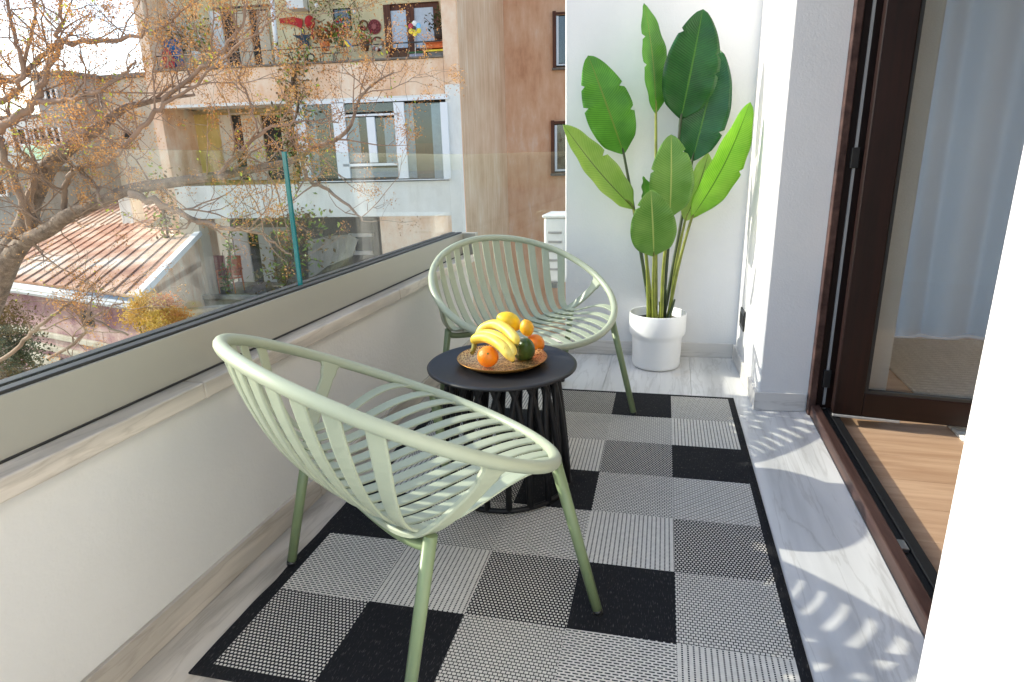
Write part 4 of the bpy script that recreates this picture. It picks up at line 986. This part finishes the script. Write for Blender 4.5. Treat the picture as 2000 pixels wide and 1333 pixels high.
hbox('soffit', .0, el, -.30, .05, wz+.02, wz+.08, 'stone')
for i in range(int(el/.16)): hbox('dentil', .1+i*.16, .19+i*.16, -.02, .05, wz-.10, wz+.02, 'pink')
hbox('frieze', .0, el, -.06, .05, wz-1.05, wz-.92, 'stone', None, .02); hbox('cornice', .0, el, -.10, .05, wz-1.35, wz-1.22, 'stone', None, .02)
s_h = 1.75; hbox('vent_opening', s_h, s_h+.42, .03, .06, wz-.62, wz-.28, 'dark')
for s0 in (1.2, 3.6):
    wn = hbox('window', s0, s0+1.1, .02, .06, wz-3.4, wz-1.75, 'dark'); hbox('surround', s0-.22, s0+1.32, -.10, .05, wz-1.75, wz-1.5, 'stone', wn, .02)
    hbox('surround', s0-.2, s0, -.06, .05, wz-3.5, wz-1.75, 'stone', wn, .01); hbox('surround', s0+1.1, s0+1.3, -.06, .05, wz-3.5, wz-1.75, 'stone', wn, .01)
    for k in range(2): hbox('shutter', s0+.02+k*.55, s0+.53+k*.55, -.02, .02, wz-3.3, wz-1.8, 'greyrender', wn, .01)
# garden wall below the terrace
gw = thing('garden_wall', 'stained pale concrete wall below the terrace', 'wall', tuple(at(380, 640, 'y', 11.2).to_2d())+(GZ,))
a = at(300, 600, 'y', 11.0); b_ = at(620, 585, 'y', 12.9)
MB().prism([(a.x, a.y), (b_.x, b_.y), (b_.x, b_.y+.25), (a.x, a.y+.25)], GZ, -2.1).build('masonry', 'stone', gw)
MB().prism([(a.x, a.y-.05), (b_.x, b_.y-.05), (b_.x, b_.y+.30), (a.x, a.y+.30)], -2.1, -2.0).build('coping', 'stone', gw)

# ------------------------------------------------------------------ buildings further back on the left
def block(nm, lab, px0, px1, ytop, Y, m_, depth=6, wins=(), capm='grime', capov=.12):
    a = at(px0, ytop, 'y', Y); b_ = at(px1, ytop, 'y', Y); zt_ = (a.z+b_.z)/2
    t = thing(nm, lab, 'building', ((a.x+b_.x)/2, Y, GZ))
    MB().box(a.x, b_.x, Y, Y+depth, GZ, zt_).build('wall', m_, t); MB().box(a.x-capov, b_.x+capov, Y-capov, Y+depth, zt_, zt_+.16).build('roof_edge', capm, t, .02)
    for w_ in wins:
        p = at(w_[0], w_[3], 'y', Y); q = at(w_[2], w_[1], 'y', Y)
        wd = MB().box(p.x, q.x, Y-.02, Y+.02, p.z, q.z).build('window', w_[4] if len(w_) > 4 else 'dark', t)
        if len(w_) < 5:
            MB().box(p.x-.06, q.x+.06, Y-.10, Y-.02, p.z-.08, p.z).build('sill', 'wframe', wd); MB().box((p.x+q.x)/2-.04, (p.x+q.x)/2+.04, Y-.06, Y-.02, p.z, q.z).build('mullion', 'wframe', wd)
            MB().box(p.x-.06, p.x, Y-.08, Y-.02, p.z, q.z).build('jamb', 'wframe', wd); MB().box(q.x, q.x+.06, Y-.08, Y-.02, p.z, q.z).build('jamb', 'wframe', wd)
    return t
block('tan_building', 'plain tan rendered building with dark roof edge behind the branches', 122, 330, 155, 21, 'tan', 8, ((244, 258, 256, 272, 'dark'), (252, 326, 268, 338, 'greyrender')))
block('grey_building', 'grey apartment building with windows behind the tree', 62, 128, 150, 19.5, 'greyrender', 8, ((95, 175, 110, 198), (100, 250, 116, 282)))
block('white_building', 'white building with green awning far behind the tree', -120, 100, 235, 26, 'offwhite', 10, ((42, 252, 64, 282), (66, 250, 92, 282), (-40, 260, -10, 300)))
block('far_grey_house', 'low grey stone house beyond the metal roof', -160, 62, 338, 17.5, 'greyrender', 6, ((-20, 352, 10, 380),))
aw2 = MB(); a = at(45, 284, 'y', 25.3); b_ = at(102, 286, 'y', 25.3); c_ = at(104, 312, 'y', 24.6); d_ = at(50, 310, 'y', 24.6)
q = [a, b_, c_, d_]; aw2.add(q+[p-V((0, 0, .05)) for p in q], [(0, 1, 2, 3), (7, 6, 5, 4), (0, 4, 5, 1), (1, 5, 6, 2), (2, 6, 7, 3), (3, 7, 4, 0)]); P('awning_green', 150, 186, 146)
tag(aw2.build('window_awning', 'awning_green'), 'pale green awning under the white building windows', 'awning')

# ------------------------------------------------------------------ tree in front of the houses
M['bark'] = streaky('tree_bark', [c3(92, 76, 64), c3(130, 110, 94), c3(164, 144, 124)], (1, 1, 1), nscale=9, bump=.6)
M['twig'] = plain('twig_bark', c3(146, 120, 100)[:3], .85, var=.3, vscale=4)
M['seed'] = fol('dry_seed', c3(184, 124, 62), c3(222, 172, 104), .7, .3, 1.5); M['seed2'] = fol('dry_seed_dark', c3(144, 96, 54), c3(192, 140, 84), .7, .25, 1.5)
M['bud'] = fol('young_leaf', c3(150, 160, 40), c3(190, 196, 80), .6, .4)
tree = thing('bare_tree', 'bare tree with orange dry seed clusters spreading in front of the houses', 'tree', (-7.6, 4.9, GZ))
def L3(l): return [(at(a, b_, 'y', y_), r_) for a, b_, y_, r_ in l]
limbs = [
 [(-120, 900, 4.9, 50), (-70, 680, 4.9, 40), (-30, 580, 4.9, 34), (0, 524, 4.9, 28), (22, 490, 4.9, 22), (50, 440, 4.95, 18), (62, 395, 5.0, 17), (82, 350, 5.05, 16), (102, 318, 5.1, 15), (144, 282, 5.15, 13), (182, 257, 5.2, 11), (240, 213, 5.3, 8), (270, 204, 5.35, 6), (327, 192, 5.4, 4), (380, 186, 5.4, 2.5)],
 [(0, 530, 4.9, 22), (30, 492, 4.85, 17), (52, 470, 4.8, 14.5), (90, 452, 4.75, 14), (128, 424, 4.7, 13), (168, 406, 4.7, 12), (204, 392, 4.7, 11), (252, 371, 4.75, 11), (330, 358, 4.8, 10), (420, 345, 4.9, 9), (490, 332, 5.0, 7.5), (570, 314, 5.1, 6), (611, 290, 5.1, 5), (656, 273, 5.1, 4.2), (685, 245, 5.1, 3.5), (702, 194, 5.1, 2.6), (736, 160, 5.1, 2), (770, 142, 5.1, 1.3)],
 [(255, 378, 4.72, 8), (300, 392, 4.7, 7), (340, 412, 4.7, 6), (380, 430, 4.65, 5.5), (432, 444, 4.65, 4.5), (498, 458, 4.6, 3), (540, 480, 4.6, 2), (570, 500, 4.6, 1.2)],
 [(-40, 268, 4.6, 10), (0, 251, 4.6, 8.5), (42, 222, 4.6, 7.5), (66, 195, 4.6, 6.5), (96, 129, 4.6, 5.5), (114, 87, 4.6, 4.5), (117, 60, 4.6, 4), (123, -20, 4.6, 3)],
 [(66, 197, 4.6, 6), (110, 198, 4.6, 5.2), (150, 191, 4.55, 4.8), (195, 174, 4.5, 4), (240, 144, 4.5, 3), (264, 118, 4.5, 2)],
 [(-30, 178, 4.7, 7), (0, 162, 4.7, 6), (45, 144, 4.7, 5.5), (105, 92, 4.7, 4.8), (130, 84, 4.7, 4.3), (210, 80, 4.7, 4), (270, 69, 4.7, 3.5), (315, 54, 4.7, 3), (348, 33, 4.7, 2.6), (380, -10, 4.7, 2.2)],
 [(126, 420, 4.7, 6), (124, 372, 4.7, 5.5), (146, 332, 4.7, 5.2), (205, 318, 4.7, 5), (249, 282, 4.7, 4.8), (285, 240, 4.7, 4.6), (315, 204, 4.7, 4.4), (375, 150, 4.7, 4), (426, 105, 4.7, 3.2), (474, 48, 4.7, 2.4), (482, -10, 4.7, 1.8)],
 [(316, 205, 4.7, 3.2), (360, 180, 4.65, 3), (420, 128, 4.65, 2.6), (470, 84, 4.6, 2.2), (520, 50, 4.6, 1.6), (560, 10, 4.6, 1)],
 [(62, 450, 4.8, 8), (48, 400, 4.7, 7.5), (20, 332, 4.7, 6.5), (0, 275, 4.7, 5.5), (-30, 220, 4.7, 5)],
 [(52, 440, 4.95, 9), (60, 380, 4.9, 7), (72, 330, 4.9, 5), (40, 290, 4.9, 3.5), (20, 230, 4.9, 2.6), (10, 150, 4.9, 2)],
 [(430, 338, 4.9, 4.5), (466, 300, 4.9, 4.2), (505, 262, 4.9, 3.6), (542, 246, 4.9, 2.6), (600, 236, 4.9, 1.8), (660, 240, 4.9, 1.2)],
 [(0, 200, 4.6, 6), (32, 178, 4.6, 5.5), (46, 130, 4.6, 4.5), (26, 60, 4.6, 3.5), (10, -10, 4.6, 3)],
 [(44, 140, 4.65, 4), (60, 60, 4.65, 3), (70, -10, 4.65, 2)],
 [(590, 300, 5.1, 4), (600, 348, 5.1, 4), (640, 372, 5.1, 3.5), (690, 412, 5.1, 2.5), (706, 432, 5.1, 1.4)],
 [(505, 262, 4.9, 2.6), (490, 210, 4.9, 2.2), (470, 160, 4.9, 1.8), (468, 110, 4.9, 1.2)],
 [(145, 332, 4.7, 4), (172, 352, 4.65, 3.6), (192, 372, 4.65, 3.2), (198, 400, 4.6, 2.4)],
 [(-60, 740, 4.9, 5), (20, 690, 4.5, 4), (60, 650, 4.4, 3.4), (95, 625, 4.4, 3.4), (140, 590, 4.4, 2)],
 [(95, 700, 4.4, 3), (155, 665, 4.4, 3.2), (165, 628, 4.4, 2.8), (142, 592, 4.4, 1.6)], [(165, 628, 4.4, 2.6), (210, 606, 4.4, 2), (238, 586, 4.4, 1.2)],
 [(140, 600, 4.4, 1.6), (215, 640, 4.4, 2.4), (250, 655, 4.4, 2)],
]
rg = random.Random(5)
tips = []; starts = []
ml = [0]
trunk = MB(); brs = MB(); tw = MB()
for li, l in enumerate(limbs):
    pr = L3(l); p = spline([a for a, _ in pr], 5); k = len(p); rad = []
    for i in range(k):
        f_ = i/5; j = min(int(f_), len(pr)-2); r_ = pr[j][1]+(pr[j+1][1]-pr[j][1])*(f_-j); d_ = (p[i]-CC).dot(CF)
        rad.append(r_*d_/FPX)
    if li == 0: p = [V((-7.6, 4.9, GZ)), V((-7.4, 4.9, -3))]+p; rad = [.30, .27]+rad
    p = [q+V((rg.gauss(0, .012), rg.gauss(0, .012), rg.gauss(0, .012))) if 2 < i < len(p)-1 and li > 1 else q for i, q in enumerate(p)]
    (trunk if li < 2 else brs).tube(p, rad, 10 if li < 2 else 7)
    for i in range(3, len(p)):
        if p[i].z > 0.2 or li > 15: starts.append((p[i], (p[i]-p[i-1]).normalized(), rad[i], li))
def walk(p, d, r, ln, lev, up):
    n = max(3, int(ln/.09)); pts = [p]; rr_ = [r]; q = p; dd = d
    for i in range(n):
        dd = (dd+V((rg.gauss(0, .22), rg.gauss(0, .22), rg.gauss(0, .20)+up*.05))).normalized(); q = q+dd*(ln/n); pts.append(q); rr_.append(max(.0013, r*(1-.8*(i+1)/n)))
    (brs if lev == 0 else tw).tube(pts, rr_, 5 if lev == 0 else 4, caps=False)
    if lev < 2:
        for i in range(1, n+1):
            if rg.random() < (.50 if lev == 0 else .38):
                s_ = (dd*.5+V((rg.gauss(0, .7), rg.gauss(0, .5), rg.gauss(.25, .6)))).normalized(); walk(pts[i], s_, rr_[i]*.65+.0008, ln*rg.uniform(.28, .6), lev+1, up)
    tips.append((pts[-1], lev)); 
    if lev: tips.append((pts[len(pts)*2//3], lev))
for p, d, r, li in starts:
    if rg.random() < .42:
        s_ = (d*.55+V((rg.gauss(.1, .7), rg.gauss(0, .45), rg.gauss(.35, .65)))).normalized()
        walk(p, s_, min(r*.4, .008)+.0016, rg.uniform(.35, 1.0), 0, 1)
trunk.build('trunk', 'bark', tree); brs.build('branches', 'twig', tree, kind='stuff'); tw.build('twigs', 'twig', tree, kind='stuff')
sd1 = []; sd2 = []; bd_ = []
for p, lev in tips:
    u = rg.random()
    if p.z < .85 and rg.random() < .55: continue
    if u < .46:
        for k in range(rg.randint(18, 46)): (sd1 if rg.random() < .6 else sd2).append(p+V((rg.gauss(0, .034), rg.gauss(0, .034), rg.gauss(-.02, .038))))
    elif u < .55:
        for k in range(rg.randint(2, 5)): bd_.append(p+V((rg.gauss(0, .03), rg.gauss(0, .03), rg.gauss(0, .03))))
print('tips', len(tips), 'seeds', len(sd1), len(sd2))
leafcloud(sd1, .0098, rg).build('seed_clusters', 'seed', tree, kind='stuff'); leafcloud(sd2, .0098, rg).build('seed_clusters', 'seed2', tree, kind='stuff'); leafcloud(bd_, .015, rg).build('young_leaves', 'bud', tree, kind='stuff')

# ------------------------------------------------------------------ golden bush and overgrown corner below
def bush(nm, lab, blobs, n, size, mats_, seed, base):
    rg = random.Random(seed); t = thing(nm, lab, 'bush', base); pts = {m_: [] for m_ in mats_}; sm = MB()
    for (c, r_, m_) in blobs:
        c = V(c); sm.tube([V(base), c.lerp(V(base), .4)+V((rg.gauss(0, .1), 0, 0)), c], .02, 5)
        for _ in range(n):
            d = V((rg.gauss(0, 1), rg.gauss(0, 1), rg.gauss(0, 1))).normalized(); pts[m_].append(c+V((d.x, d.y, d.z*.8))*(r_*rg.random()**.45*rg.uniform(.6, 1.35)))
    sm.build('stem', 'bark_', t)
    for m_ in mats_: leafcloud(pts[m_], size, rg).build('foliage', m_, t, kind='stuff')
A = lambda a, b_, y_: tuple(at(a, b_, 'y', y_))
b0 = at(310, 640, 'y', 8.6)
bush('golden_bush', 'golden yellow and rust autumn bush beside the mauve house', [(A(282, 592, 8.4), .30, 'leaf_gold'), (A(300, 612, 8.3), .36, 'leaf_gold'), (A(268, 618, 8.3), .30, 'leaf_gold'), (A(325, 596, 8.5), .25, 'leaf_rust'), (A(345, 620, 8.4), .22, 'leaf_rust'), (A(310, 640, 8.2), .35, 'leaf_gold'), (A(350, 640, 8.4), .2, 'leaf_rust')], 900, .024, ('leaf_gold', 'leaf_rust'), 41, (b0.x, 8.5, GZ))
b0 = at(20, 720, 'y', 6.2)
bush('dry_creeper', 'dark dry creeper mass covering the wall at the foot of the tree', [(A(10, 640, 6.3), .45, 'leaf_dry'), (A(30, 690, 6.2), .4, 'leaf_dark'), (A(0, 730, 6.1), .45, 'leaf_dry'), (A(-20, 680, 6.2), .5, 'leaf_dark'), (A(45, 740, 6.2), .3, 'leaf_dry'), (A(-30, 620, 6.4), .5, 'leaf_dry')], 1500, .024, ('leaf_dry', 'leaf_dark'), 42, (b0.x, 6.3, GZ))
